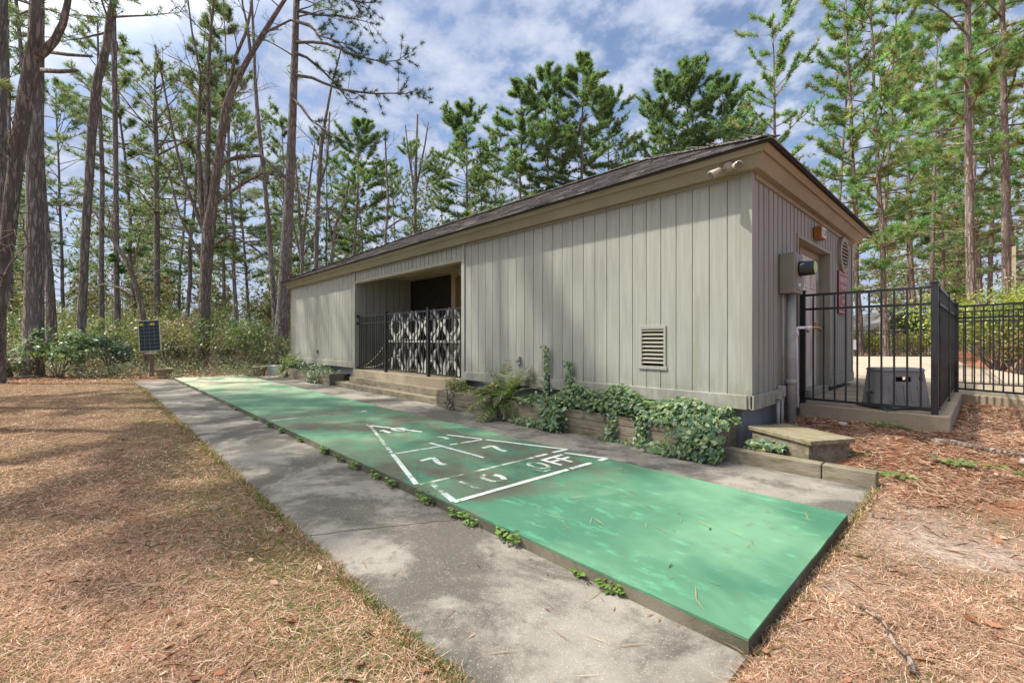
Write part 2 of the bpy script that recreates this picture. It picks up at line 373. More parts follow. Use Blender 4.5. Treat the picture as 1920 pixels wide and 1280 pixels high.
nxg, nyg = len(gx), len(gy)
idx = np.arange(nxg * nyg).reshape(nyg, nxg)
quads = np.stack([idx[:-1, :-1], idx[:-1, 1:], idx[1:, 1:], idx[1:, :-1]], -1).reshape(-1, 4)
me = bpy.data.meshes.new('ground'); nv = nxg * nyg
me.vertices.add(nv); me.vertices.foreach_set('co', np.stack([GX, GY, GZ], -1).astype(np.float32).ravel())
me.loops.add(quads.size); me.loops.foreach_set('vertex_index', quads.astype(np.int32).ravel())
me.polygons.add(len(quads)); me.polygons.foreach_set('loop_start', np.arange(0, quads.size, 4, dtype=np.int32))
me.polygons.foreach_set('loop_total', np.full(len(quads), 4, np.int32)); me.polygons.foreach_set('use_smooth', np.ones(len(quads), bool)); me.update(calc_edges=True)
def ground_col(x, y):
    h = ghash(x * .8 + 3, y * .8); h2 = ghash(x * 2.3, y * 2.3 + 5)
    h3 = ghash(x * 4.3, y * 4.9 + 1); lawn = np.stack([.205 + .03 * h + .05 * h3, .138 + .022 * h + .035 * h3, .093 + .012 * h + .024 * h3], -1)
    green = np.stack([.12 + 0 * x, .125 + 0 * x, .05 + 0 * x], -1)
    gm = (np.clip(h2 * .5 + .25 + .5 * np.exp(-((y - .7) / .35) ** 2) * (x < -.5), 0, 1) * .3)[..., None]
    c = lawn * (1 - gm) + green * gm
    straw = np.stack([.27 + .03 * h2, .125 + .015 * h2, .072 + .01 * h2], -1)
    sm = np.maximum(sst(wood_line(x, y), -1.2, .8), sst(y + .5 * np.clip(x + .6, 0, 9), 4.6, 5.6) * (x > -2.3))[..., None]
    c = c * (1 - sm) + straw * sm
    sandm = (np.exp(-(((x + .1) / .55) ** 2 + ((y - 3.9) / .5) ** 2)) * .9 + np.clip(ghash(x * 3.1 + 2, y * 3.3) - .22, 0, 1) * 2.2 * (x > -.6) * (y < 4.7) * (y > .9))[..., None].clip(0, 1)
    c = c * (1 - sandm) + np.array([.42, .365, .32]) * sandm
    deep = sst(wood_line(x, y), 1.5, 6)[..., None]
    return c * (1 - deep) + np.array([.17, .11, .07]) * deep
ca = me.color_attributes.new('tint', 'FLOAT_COLOR', 'POINT'); cc = np.ones((nv, 4), np.float32); cc[:, :3] = ground_col(GX, GY).reshape(-1, 3).clip(0, 1); ca.data.foreach_set('color', cc.ravel())
me.materials.append(MAT['ground']); g = bpy.data.objects.new('ground', me); COL.objects.link(g); struct(g, 'brown dormant lawn and leaf litter round the court', 'ground')

# path slabs (0.6 m strips of poured concrete with an irregular edge)
def slab(name, poly, z0, z1, mat): mb = MB(); mb.prism(poly, z0, z1); return mb.build(name, mat)
def wobble(x0, x1, y, n, a): return [(x0 + (x1 - x0) * k / n, y + random.uniform(-a, a)) for k in range(n + 1)]
struct(slab('footpath', [(-17.8, 1.95)] + wobble(-17.8, -.72, .985, 170, .022) + [(-.66, 1.03), (-.66, 1.95)], -.12, .006, 'concrete'), 'worn grey concrete walk left of the green court', 'footpath')
endp = [(-.66, 3.75)] + [(-.92 + .28 * math.cos(R(a)), 4.62 + .27 * math.sin(R(a))) for a in range(-10, 91, 10)]
struct(slab('pavement', endp + wobble(-1.0, -17.6, 4.93, 60, .006) + [(-17.6, 3.75)], -.12, .006, 'concrete'), 'narrow concrete strip between the green court and the planters', 'footpath')
# cracks in the left walk as shallow dark strips
mb = MB()
for (xs, ang) in ((-3.05, .55), (-6.6, .05), (-10.4, -.05), (-13.9, .04)):
    pts = [(xs + ang * (k / 12) * .9 + random.uniform(-.012, .012), 1.0 + k / 12 * .93) for k in range(13)]
    for a, b_ in zip(pts[:-1], pts[1:]): mb.add([(a[0] - .004, a[1], .0085), (a[0] + .004, a[1], .0085), (b_[0] + .004, b_[1], .0085), (b_[0] - .004, b_[1], .0085)], [(0, 1, 2, 3)])
struct(mb.build('footpath_joint', 'soil'), 'dark joints and a crack across the concrete walk', 'crack')

# ------------------------------------------------------------------ shuffleboard court
CX0, CX1, CY0, CY1, CZ = -17.62, -.655, 1.925, 3.80, .08
court = thing('shuffleboard_court', 'raised green painted shuffleboard court with worn white markings', 'court', (-9, 2.9, 0))
mb = MB(); mb.box(CX0, CX1, CY0, CY1, -.1, CZ - .012); mb.build('slab', 'concrete_edge', court)
n_ = 120; lip = [(CX0 + (CX1 - CX0) * k / n_, CY0 + random.uniform(-.002, .003)) for k in range(n_ + 1)] + [(CX1 + random.uniform(-.002, .001), CY0 + (CY1 - CY0) * k / 20) for k in range(1, 20)] + [(CX1 - (CX1 - CX0) * k / n_, CY1 + random.uniform(-.005, .002)) for k in range(n_ + 1)]
mb = MB(); mb.prism(lip, CZ - .012, CZ); mb.build('painted_top', 'court_paint', court)
LZ = CZ + .003
def strip(mb, a, b_, wd, z=LZ):
    a = np.array(a, float); b_ = np.array(b_, float); d = (b_ - a) / np.linalg.norm(b_ - a); nrm = np.array([-d[1], d[0]]) * wd / 2
    mb.add([(*(a - nrm), z), (*(b_ - nrm), z), (*(b_ + nrm), z), (*(a + nrm), z)], [(0, 1, 2, 3)])
def dashes(a, b_, wd, segs, mat, z=LZ):
    mb = MB(); a = np.array(a, float); b_ = np.array(b_, float)
    for t0, t1 in segs: strip(mb, a + (b_ - a) * t0, a + (b_ - a) * t1, wd, z)
    return mb.build('court_line', mat, court)
A = (-5.96, 2.86); BL = (-3.25, 1.97); BR = (-3.16, 3.80); 
dashes(A, BL, .045, [(0.62, 1.0), (0, .06)], 'line_paint'); dashes(A, BL, .04, [(.08, .6)], 'line_worn', LZ - .001)
dashes((-5.98, 2.83), (-3.14, 3.795), .045, [(0, .33), (.46, 1.0)], 'line_paint')
dashes((-3.22, 1.97), (-3.15, 3.795), .045, [(.74, .83), (.88, 1.0)], 'line_paint', LZ + .0012); dashes((-3.22, 1.97), (-3.15, 3.795), .04, [(.01, .25), (.3, .74)], 'line_worn', LZ - .0012)
dashes((-4.27, 2.34), (-4.15, 3.47), .04, [(0, .5), (.57, .66), (.7, 1.0)], 'line_paint')
dashes((-4.44, 2.87), (-3.5, 2.91), .04, [(0, 1)], 'line_paint', LZ + .0012)
dashes((-3.22, 2.08), (-2.71, 1.965), .045, [(0, .6)], 'line_worn'); dashes((-3.22, 2.08), (-2.71, 1.965), .05, [(.6, 1)], 'line_paint')
dashes((-2.70, 1.955), (-2.63, 3.80), .05, [(0, .68), (.7, .86), (.93, 1.0)], 'line_paint', LZ + .0012)
dashes((-3.07, 3.66), (-2.63, 3.795), .04, [(0, 1)], 'line_paint')
dashes((-7.28, 1.96), (-7.17, 3.6), .045, [(0, .22), (.82, .88)], 'line_paint'); dashes((-7.28, 1.96), (-7.17, 3.6), .035, [(.22, .5)], 'line_worn', LZ - .001)
def glyph(name, strokes, org, h, wd, mat, right=(0, 1), up=(-1, 0)):
    mb = MB(); k = 0
    for st in strokes:
        for a, b_ in zip(st[:-1], st[1:]):
            pa = (org[0] + a[0] * h * right[0] + a[1] * h * up[0], org[1] + a[0] * h * right[1] + a[1] * h * up[1])
            pb = (org[0] + b_[0] * h * right[0] + b_[1] * h * up[0], org[1] + b_[0] * h * right[1] + b_[1] * h * up[1])
            strip(mb, pa, pb, wd, LZ + .0006 * (k % 3)); k += 1
    return mb.build(name, mat, court)
def arc(cx, cy, rx, ry, a0, a1, n=12): return [(cx + rx * math.cos(R(a0 + (a1 - a0) * k / n)), cy + ry * math.sin(R(a0 + (a1 - a0) * k / n))) for k in range(n + 1)]
SEV = [[(0, .95), (.5, 1.0)], [(.5, 1.02), (.42, .72), (.28, .35), (.3, 0)]]
glyph('numeral', SEV, (-3.56, 2.38), .30, .055, 'line_paint'); glyph('numeral', SEV, (-3.54, 3.16), .30, .055, 'line_paint')
glyph('numeral', [arc(.3, .5, .26, .45, 0, 360, 18)], (-5.27, 2.93), .26, .05, 'line_paint')
glyph('numeral', [[(.0, .75), (.14, 1)], [(.14, 1), (.1, .5), (.12, .1)]], (-5.25, 2.78), .26, .05, 'line_paint')
glyph('numeral', [arc(.3, .5, .25, .4, -60, 75, 8)], (-4.42, 3.02), .26, .045, 'line_worn')
glyph('numeral', [arc(.3, .5, .27, .42, -60, 30, 8)], (-2.80, 2.46), .28, .05, 'line_paint'); glyph('numeral', [arc(.3, .5, .27, .42, 80, 280, 10)], (-2.80, 2.46), .28, .045, 'line_worn')
glyph('numeral', [[(.2, 0), (.2, 1)]], (-2.80, 2.22), .26, .04, 'line_worn')
glyph('letter', [arc(.3, .5, .27, .45, 0, 360, 18)], (-2.80, 3.03), .26, .04, 'line_worn')
for yy in (3.27, 3.43): glyph('letter', [[(.05, 0), (.05, 1)], [(.05, .95), (.62, .95)], [(.05, .52), (.5, .52)]], (-2.79, yy), .26, .045, 'line_paint')
glyph('letter', [[(.05, 0), (.05, .5)], [(.0, 0), (.4, 0)]], (-2.76, 2.98), .26, .03, 'line_worn')

for pts in ([(-6.3, 1.93), (-6.42, 2.5), (-6.3, 3.1), (-6.38, 3.79)], [(-3.6, 3.79), (-3.95, 3.3), (-4.05, 2.9), (-4.5, 2.6)], [(-9.8, 1.93), (-9.75, 2.6), (-9.9, 3.79)]):
    mb = MB()
    for (xa, ya), (xb, yb) in zip(pts[:-1], pts[1:]):
        for k in range(6):
            p_ = [(xa + (xb - xa) * t + random.uniform(-.012, .012), ya + (yb - ya) * t) for t in (k / 6, (k + 1) / 6)]; strip(mb, p_[0], p_[1], random.uniform(.002, .0045), CZ + .0015)
    mb.build('crack', 'soil', court)
# ------------------------------------------------------------------ pool house
HX0, HX1, HY0, HY1 = -17.4, -1.8, 5.35, 10.77
WZ0, WZ1 = .51, 3.16
OX0, OX1 = -12.0, -7.05            # porch opening
house = thing('pool_house', 'long low beige board-sided pool house with hipped shingle roof', 'building', (-9.6, 8.06, 0))
def boards_x(mb, x0, x1, y, z0, z1, sp, face=-1, holes=(), gap=.009, th=.015):
    xs = [x0]
    while xs[-1] < x1 - .01: xs.append(min(xs[-1] + sp, x1))
    cuts = sorted(set(xs + [h for hh in holes for h in hh[:2]]))
    for a0, a1 in zip(cuts[:-1], cuts[1:]):
        segs = [(z0, z1)]
        for (hx0, hx1, hz0, hz1) in holes:
            if a1 > hx0 + .002 and a0 < hx1 - .002: segs = [q for a, b_ in segs for q in ((a, min(b_, hz0)), (max(a, hz1), b_)) if q[1] - q[0] > .01]
        t = th + (random.uniform(-.001, .001) if a0 in xs else 0); g0 = gap / 2 if a0 in xs else 0; g1 = gap / 2 if a1 in xs else 0
        if a1 - a0 - g0 - g1 < .004: continue
        for a, b_ in segs: mb.box(a0 + g0, a1 - g1, min(y, y + face * t), max(y, y + face * t), a, b_)
def boards_y(mb, y0, y1, x, z0, z1, sp, face=1, holes=(), gap=.024, th=.026):
    ys = [y0]; 
    while ys[-1] < y1 - .01: ys.append(min(ys[-1] + sp, y1))
    cuts = sorted(set(ys + [h for hh in holes for h in hh[:2]]))
    for a0, a1 in zip(cuts[:-1], cuts[1:]):
        segs = [(z0, z1)]
        for (hy0, hy1, hz0, hz1) in holes:
            if a1 > hy0 + .005 and a0 < hy1 - .005: segs = [q for a, b_ in segs for q in ((a, min(b_, hz0)), (max(a, hz1), b_)) if q[1] - q[0] > .01]
        t = th + random.uniform(-.001, .001)
        g0 = gap / 2 if a0 in ys else 0; g1 = gap / 2 if a1 in ys else 0
        for a, b_ in segs: mb.box(min(x, x + face * t), max(x, x + face * t), a0 + g0, a1 - g1, a, b_)
VH = (-3.16, -2.80, .93, 1.45)     # louvred vent hole
# front walls: backing set back, boards proud
for (x0, x1, hol) in ((OX1 + .05, HX1 - .10, (VH,)), (HX0, OX0 - .06, ())):
    mb = MB(); boards_x(mb, x0, x1, HY0, WZ0 + .15, WZ1, .2065, -1, ((-3.155, -2.805, .935, 1.445),) if hol else ())
    if hol: mb.box(x0, VH[0] - .02, HY0, HY0 + .1, WZ0, WZ1); mb.box(VH[1] + .02, x1, HY0, HY0 + .1, WZ0, WZ1); mb.box(VH[0] - .02, VH[1] + .02, HY0, HY0 + .1, WZ0, VH[2]); mb.box(VH[0] - .02, VH[1] + .02, HY0, HY0 + .1, VH[3], WZ1)
    else: mb.box(x0, x1, HY0, HY0 + .1, WZ0, WZ1)
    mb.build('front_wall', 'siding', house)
    mb = MB(); mb.box(x0, x1 + (.075 if hol else .02), HY0 - .045, HY0 - .001, WZ0 - .01, WZ0 + .15); mb.build('skirt_board', 'siding', house, bevel=.006)
    mb = MB(); mb.box(x0, x1, HY0 - .034, HY0 - .0005, WZ1 - .05, WZ1 + .02); mb.build('frieze_board', 'trim', house)
# header over the opening
mb = MB(); boards_x(mb, OX0 + .03, OX1 - .04, HY0, 2.90, WZ1, .167, -1, gap=.016); mb.box(OX0, OX1, HY0, HY0 + .1, 2.86, WZ1); mb.build('front_wall', 'siding', house)
mb = MB(); mb.box(OX0 - .0, OX1 + .0, HY0 - .038, HY0 + .12, 2.83, 2.90); mb.build('lintel', 'trim', house, bevel=.005)
for xx in (OX0 - .06, OX1 - .04):
    mb = MB(); mb.box(xx, xx + .10, HY0 - .042, HY0 + .11, WZ0 - .06, WZ1 - .001); mb.build('corner_trim', 'siding', house, bevel=.004)
# near corner trim, wraps both faces
mb = MB(); mb.box(HX1 - .10, HX1 + .026, HY0 - .026, HY0 + .0, WZ0 + .0, WZ1); mb.box(HX1 - .003, HX1 + .0255, HY0, HY0 + .055, WZ0 + .0, WZ1); mb.build('corner_trim', 'siding', house, bevel=.003)
mb = MB(); mb.box(HX0 - .025, HX0 + .06, HY0 - .026, HY0 + .05, WZ0, WZ1); mb.build('corner_trim', 'trim', house)
# end wall with recessed door
DY0, DY1, DZ1 = 7.10, 8.92, 2.70
mb = MB(); boards_y(mb, HY0 + .06, HY1 - .07, HX1, WZ0 + .15, WZ1, .172, 1, ((DY0 - .04, DY1 + .04, .3, DZ1 + .04),), gap=.034, th=.010)
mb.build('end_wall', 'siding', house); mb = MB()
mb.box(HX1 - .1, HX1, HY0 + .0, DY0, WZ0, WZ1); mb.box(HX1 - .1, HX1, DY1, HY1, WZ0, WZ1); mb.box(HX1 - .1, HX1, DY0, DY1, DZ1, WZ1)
pmat('groove_shade', (.085, .075, .06), (.06, .054, .045), 5, .8); mb.build('wall_sheathing', 'groove_shade', house)  # backing coloured dark: the shade in the board gaps is painted in
for (a, b_) in ((HY0 - .026, DY0 - .3), (DY1, HY1)):
    mb = MB(); mb.box(HX1 + .001, HX1 + .044, a, b_, WZ0 - .01, WZ0 + .15); mb.build('skirt_board', 'siding', house, bevel=.006)
mb = MB(); mb.box(HX1 + .0, HX1 + .036, HY0 + .06, HY1 - .03, WZ1 - .07, WZ1 + .02); mb.build('frieze_board', 'trim', house)
mb = MB(); mb.box(HX1 - .05, HX1 + .027, HY1 - .07, HY1 + .026, WZ0, WZ1); mb.build('corner_trim', 'siding', house)
# recess lining
RX = HX1 - .15
mb = MB(); mb.box(RX + .001, HX1 + .03, DY0 - .04, DY0 + .004, .44, DZ1 + .04); mb.box(RX + .001, HX1 + .03, DY1 - .004, DY1 + .04, .52, DZ1 + .04); mb.box(RX + .001, HX1 + .029, DY0 + .004, DY1 - .004, DZ1 - .004, DZ1 + .04)
mb.build('door_recess', 'trim', house)
mb = MB(); mb.box(RX - .06, RX, DY0 - .04, DY1 + .04, .40, DZ1 + .04); mb.build('recess_wall', 'siding', house)
DD0, DD1, DTZ = 7.86, 8.78, 2.60
mb = MB(); mb.box(RX, RX + .03, DD0 - .09, DD0, .50, DTZ + .09); mb.box(RX, RX + .03, DD1, DD1 + .09, .50, DTZ + .09); mb.box(RX, RX + .03, DD0, DD1, DTZ, DTZ + .09); mb.build('door_frame', 'trim', house, bevel=.004)
mb = MB(); mb.box(RX, RX + .16, DD0 - .12, DD1 + .11, .435, .53); mb.build('door_sill', 'siding', house, bevel=.006)
mb = MB(); mb.box(RX, RX + .015, DD0 + .004, DD1 - .004, .535, DTZ - .004); door = mb.build('door', 'door_paint', house)
dw = DD1 - DD0; st = .13
for (z0, z1) in ((.72, 1.34), (1.48, 1.98), (2.10, 2.44)):
    for (ya, yb) in ((DD0 + st, DD0 + dw / 2 - .06), (DD0 + dw / 2 + .06, DD1 - st)):
        mb = MB(); mb.box(RX + .015, RX + .028, ya, yb, z0, z1); mb.box(RX + .028, RX + .036, ya + .05, yb - .05, z0 + .05, z1 - .05); q = mb.build('door_panel', 'door_paint', house, bevel=.006); q.parent = door
mb = MB(); mb.tube([(RX + .015, DD0 + .09, 1.42), (RX + .07, DD0 + .09, 1.42), (RX + .075, DD0 + .09, 1.42), (RX + .11, DD0 + .09, 1.42)], [.02, .015, .032, .03], 12); q = mb.build('door_knob', 'steel', house, True); q.parent = door
for z in (.78, 1.55, 2.32):
    mb = MB(); mb.tube([(RX + .022, DD1 - .003, z - .06), (RX + .022, DD1 - .003, z + .06)], .012, 8); q = mb.build('hinge', 'steel', house); q.parent = door
# other walls, floor, foundation
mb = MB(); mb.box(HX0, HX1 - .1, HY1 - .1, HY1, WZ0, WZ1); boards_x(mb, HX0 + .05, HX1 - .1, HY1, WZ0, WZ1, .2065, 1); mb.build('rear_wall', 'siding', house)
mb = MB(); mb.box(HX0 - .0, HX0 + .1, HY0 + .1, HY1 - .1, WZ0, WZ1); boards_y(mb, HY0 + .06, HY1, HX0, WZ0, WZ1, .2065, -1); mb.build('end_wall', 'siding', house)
mb = MB(); mb.box(HX0 + .08, OX0 + .02, HY0 + .14, HY1 - .1, -.1, WZ0 + .02); mb.build('foundation', 'foundation', house); mb = MB(); mb.box(OX1 - .02, HX1 - .14, HY0 + .14, HY1 - .1, -.1, WZ0 + .02); mb.build('foundation', 'foundation', house)
# porch interior
mb = MB(); boards_y(mb, HY0 + .1, 7.08, OX0, .47, 3.06, .2065, 1, gap=.014); mb.box(OX0 - .1, OX0, HY0 + .1, 7.08, .4, 3.1); mb.build('porch_wall', 'siding', house)
mb = MB(); boards_y(mb, HY0 + .1, 10.6, OX1, .47, 3.06, .2065, -1, gap=.014); mb.box(OX1, OX1 + .1, HY0 + .1, 10.6, .4, 3.1); mb.build('porch_wall', 'siding', house)
mb = MB(); mb.box(-9.9, -9.72, 7.08, 7.3, .47, 3.06); mb.build('porch_post', 'ceiling_paint', house)
mb = MB(); boards_x(mb, -9.5, OX1, 7.4, .47, 3.06, .2065, -1, gap=.014); mb.box(-9.55, OX1, 7.4, 7.5, .47, 3.08); mb.build('porch_wall', 'ceiling_paint', house)
mb = MB(); mb.box(OX0, OX1, HY0 + .12, 10.6, 3.06, 3.12); mb.build('porch_ceiling', 'ceiling_paint', house)
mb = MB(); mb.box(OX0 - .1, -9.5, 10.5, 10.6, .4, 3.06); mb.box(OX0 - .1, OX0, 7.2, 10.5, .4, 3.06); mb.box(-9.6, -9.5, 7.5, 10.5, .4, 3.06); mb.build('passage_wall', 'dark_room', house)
mb = MB(); mb.box(OX0 + .0, -9.9, 7.12, 7.18, .47, 3.05); mb.build('passage_dark_sheet', 'dark_room', house)  # near-black sheet paints in the unlit depth of the passage
mb = MB(); mb.box(OX0, OX1, HY0 - .06, 10.6, .20, .47); mb.build('porch_floor', 'concrete_tan', house, bevel=.01)
# louvred rectangular vent
mb = MB(); fx0, fx1, fz0, fz1 = VH[0] - .005, VH[1] + .005, VH[2] - .005, VH[3] + .005
for q in ((fx0, fx1, fz1 - .035, fz1 + .012), (fx0 - .015, fx1 + .015, fz0 - .03, fz0 + .015), (fx0, fx0 + .03, fz0 + .015, fz1 - .035), (fx1 - .03, fx1, fz0 + .015, fz1 - .035)): mb.box(q[0], q[1], HY0 - .032, HY0 + .02, q[2], q[3])
vent = mb.build('louvre_vent', 'siding', house, bevel=.003)
for k in range(9):
    z = VH[2] + .045 + k * .052; mb = MB(); mb.hexa([(fx0 + .03, HY0 - .028, z), (fx1 - .03, HY0 - .028, z), (fx1 - .03, HY0 + .03, z + .035), (fx0 + .03, HY0 + .03, z + .035)], [(fx0 + .03, HY0 - .028, z + .009), (fx1 - .03, HY0 - .028, z + .009), (fx1 - .03, HY0 + .03, z + .044), (fx0 + .03, HY0 + .03, z + .044)])
    q = mb.build('louvre', 'trim', house); q.parent = vent
mb = MB(); mb.box(fx0, fx1, HY0 + .09, HY0 + .1, fz0, fz1); q = mb.build('vent_screen', 'dark_room', house); q.parent = vent
# oval gable vent on end wall
oc = (HX1 + .02, 9.87, 2.80); mb = MB()
def oval(rx, rz, x): return [(x, oc[1] + rx * math.cos(2 * math.pi * k / 36), oc[2] + rz * math.sin(2 * math.pi * k / 36)) for k in range(36)]
o1, o2, o3, o4 = oval(.36, .325, HX1 + .0), oval(.36, .325, HX1 + .065), oval(.27, .235, HX1 + .065), oval(.27, .235, HX1 + .022)
vs = o1 + o2 + o3 + o4; fs = []
for r in range(3):
    for k in range(36): k2 = (k + 1) % 36; fs.append((r * 36 + k, r * 36 + k2, (r + 1) * 36 + k2, (r + 1) * 36 + k))
mb.add(vs, fs); ov = mb.build('oval_vent', 'trim', house)
mb = MB(); mb.add(oval(.268, .234, HX1 + .0235), [tuple(range(36))]); q = mb.build('vent_screen', 'dark_room', house); q.parent = ov
for k in range(7):
    z = oc[2] - .19 + k * .063; hw = .265 * math.sqrt(max(0, 1 - ((z - oc[2]) / .235) ** 2)); mb = MB(); mb.bar((HX1 + .04, oc[1] - hw, z), (HX1 + .04, oc[1] + hw, z), .034, .022); q = mb.build('louvre', 'trim', house); q.parent = ov
# wall sockets
for (x, z) in ((-5.47, .93), (-14.8, .90)):
    mb = MB(); mb.box(x - .04, x + .04, HY0 - .05, HY0 - .02, z - .065, z + .065); mb.box(x - .045, x + .045, HY0 - .075, HY0 - .05, z - .0, z + .07); q = mb.build('wall_socket', 'conduit', house, bevel=.004)
# eaves: canted fascia, trim strip, roof
OV = .28
def ring(o, z): return [(HX0 - o, HY0 - o, z), (HX1 + o, HY0 - o, z), (HX1 + o, HY1 + o, z), (HX0 - o, HY1 + o, z)]
def ringstrip(a, b_): return list(a) + list(b_), [(k, (k + 1) % 4, 4 + (k + 1) % 4, 4 + k) for k in range(4)]
mb = MB(); mb.add(*ringstrip(ring(.11, 3.145), ring(.185, 3.285))); mb.add(*ringstrip(ring(.035, 3.145), ring(.11, 3.145))); mb.build('fascia', 'fascia', house)
mb = MB(); mb.add(*ringstrip(ring(.186, 3.278), ring(.205, 3.27))); mb.add(*ringstrip(ring(.205, 3.27), ring(.25, 3.325))); mb.build('crown_trim', 'trim', house)
mb = MB(); mb.add(*ringstrip(ring(.25, 3.326), ring(.29, 3.316))); mb.add(*ringstrip(ring(.29, 3.316), ring(.29, 3.345))); mb.build('drip_edge', 'dark_room', house)
SL = .495; EZ = 3.346; half = (HY1 - HY0) / 2 + OV + .01; RZ = EZ + SL * half; YM = (HY0 + HY1) / 2
ex0, ex1, ey0, ey1 = HX0 - OV - .01, HX1 + OV + .01, HY0 - OV - .01, HY1 + OV + .01
mb = MB(); mb.cur = (.05, .048, .046)
mb.add([(ex0, ey0, EZ), (ex1, ey0, EZ), (ex1, ey1, EZ), (ex0, ey1, EZ), (ex0 + half, YM, RZ), (ex1 - half, YM, RZ)], [(0, 1, 5, 4), (1, 2, 5), (2, 3, 4, 5), (3, 0, 4), (3, 2, 1, 0)])
roof = mb.build('roof', 'shingle', house)
rs = random.Random(3); mb = MB()
def shingle(c0, du, dn, up, wd, ln, t):
    a = c0; b_ = c0 + du * wd; c = b_ + up * ln; d = a + up * ln
    mb.hexa([a + dn * .003, b_ + dn * .003, c, d], [a + dn * (.003 + t), b_ + dn * (.003 + t), c + dn * .004, d + dn * .004])
nr = int(half / .125 / 1.0)
SC = [(.115, .113, .115), (.14, .137, .135), (.16, .152, .145), (.085, .085, .088), (.18, .17, .165), (.20, .17, .15)]
for side in range(3):
    cs = math.sqrt(1 + SL * SL)
    for r in range(nr + 1):
        s = r * .125; zz = EZ + SL * s
        if side == 0: x, x1 = ex0 + s, ex1 - s; du = Vector((1, 0, 0)); up = Vector((0, 1 / cs, SL / cs)); dn = Vector((0, -SL / cs, 1 / cs)); org = lambda t: Vector((t, ey0 + s - .012, zz - .006))
        elif side == 1: x, x1 = ey0 + s, ey1 - s; du = Vector((0, 1, 0)); up = Vector((-1 / cs, 0, SL / cs)); dn = Vector((SL / cs, 0, 1 / cs)); org = lambda t: Vector((ex1 - s + .012, t, zz - .006))
        else: x, x1 = ey0 + s, ey1 - s; du = Vector((0, -1, 0)); up = Vector((1 / cs, 0, SL / cs)); dn = Vector((-SL / cs, 0, 1 / cs)); org = lambda t: Vector((ex0 + s - .012, t + .3, zz - .006))
        x += rs.uniform(-.1, .0) if s > 0 and x1 - x > .4 else 0
        while x < x1 - .02:
            wd = rs.uniform(.16, .34); wd = min(wd, x1 - x)
            f = rs.uniform(.7, 1.35); c = rs.choice(SC if rs.random() < .5 else SC[:4]); mb.cur = tuple(q * f for q in c)
            shingle(org(x), du, dn, up, wd - .004, .165, rs.uniform(.008, .02)); x += wd
q = mb.build('shingles', 'shingle', house); q.parent = roof
mb = MB(); mb.cur = (.06, .056, .052)
for a, b_ in (((ex0, ey0, EZ), (ex0 + half, YM, RZ)), ((ex1, ey0, EZ), (ex1 - half, YM, RZ)), ((ex1, ey1, EZ), (ex1 - half, YM, RZ)), ((ex0, ey1, EZ), (ex0 + half, YM, RZ)), ((ex0 + half, YM, RZ), (ex1 - half, YM, RZ))):
    a = Vector(a); b_ = Vector(b_); nn = int((b_ - a).length / .14)
    for k in range(nn):
        f = rs.uniform(.7, 1.4); mb.cur = (.11 * f, .106 * f, .102 * f); p = a + (b_ - a) * k / nn; q_ = a + (b_ - a) * min(1, (k + 1.25) / nn); mb.bar(p + Vector((0, 0, .022)), q_ + Vector((0, 0, .01)), .2, .012)
q = mb.build('ridge_cap', 'shingle', house); q.parent = roof

# ------------------------------------------------------------------ things on the house
fl = thing('floodlight', 'pale twin-head floodlight on the fascia at the near roof corner', 'floodlight', (-1.98, 5.18, 3.21))
b0 = Vector((-1.97, 5.195, 3.215)); nrm = Vector((0, -.88, -.47)).normalized()
mb = MB(); mb.tube([b0, b0 + nrm * .03], [.062, .055], 20); mb.build('base_plate', 'lamp_housing', fl, True)
for sx in (-1, 1):
    a = b0 + nrm * .02 + Vector((sx * .02, 0, 0)); j = a + nrm * .05 + Vector((sx * .06, 0, -.0)); e = j + (Vector((sx * .55, -.65, -.5 if sx < 0 else -.25)).normalized()) * .12
    mb = MB(); mb.tube([a, j], .009, 8); mb.tube([j - (e - j) * .2, j, e], [.02, .03, .048], 16); h = mb.build('lamp_head', 'lamp_housing', fl, True)
    mb = MB(); d = (e - j).normalized(); mb.tube([e + d * .001, e + d * .004], [.042, .04], 16); h2 = mb.build('lens', 'lamp_lens', fl); h2.parent = h
mt = thing('electric_meter', 'beige electric meter box with black meter beside the recessed door', 'electric meter', (HX1 + .02, 6.45, 1.9))
mx0 = HX1 + .02
mb = MB(); mb.box(mx0, mx0 + .17, 6.28, 6.64, 1.86, 2.36); mb.build('cabinet', 'meter_box', mt, bevel=.008)
mb = MB(); mb.box(mx0 + .17, mx0 + .178, 6.33, 6.60, 1.90, 2.33); mb.build('cover', 'meter_box', mt, bevel=.003)
mb = MB(); mb.tube([(mx0 + .178, 6.48, 2.17), (mx0 + .2, 6.48, 2.17), (mx0 + .34, 6.48, 2.17)], [.1, .092, .088], 24); mtr = mb.build('meter', 'meter_black', mt, True)
mb = MB(); mb.tube([(mx0 + .341, 6.48, 2.17), (mx0 + .347, 6.48, 2.17)], [.078, .07], 24); q = mb.build('dial', 'meter_face', mt); q.parent = mtr
mb = MB(); mb.box(mx0 + .178, mx0 + .181, 6.42, 6.5, 1.95, 1.99); mb.build('tag', 'sign_white', mt)
mb = MB(); mb.tube([(mx0 + .085, 6.46, .16), (mx0 + .085, 6.46, 1.88)], .055, 16); mb.tube([(mx0 + .085, 6.46, .72), (mx0 + .085, 6.46, .78)], .062, 16); mb.build('conduit', 'conduit', mt, True)
mb = MB(); mb.tube([(mx0 + .03, 6.33, .62), (mx0 + .03, 6.33, 1.88)], .014, 8); mb.build('conduit', 'conduit', mt, True)
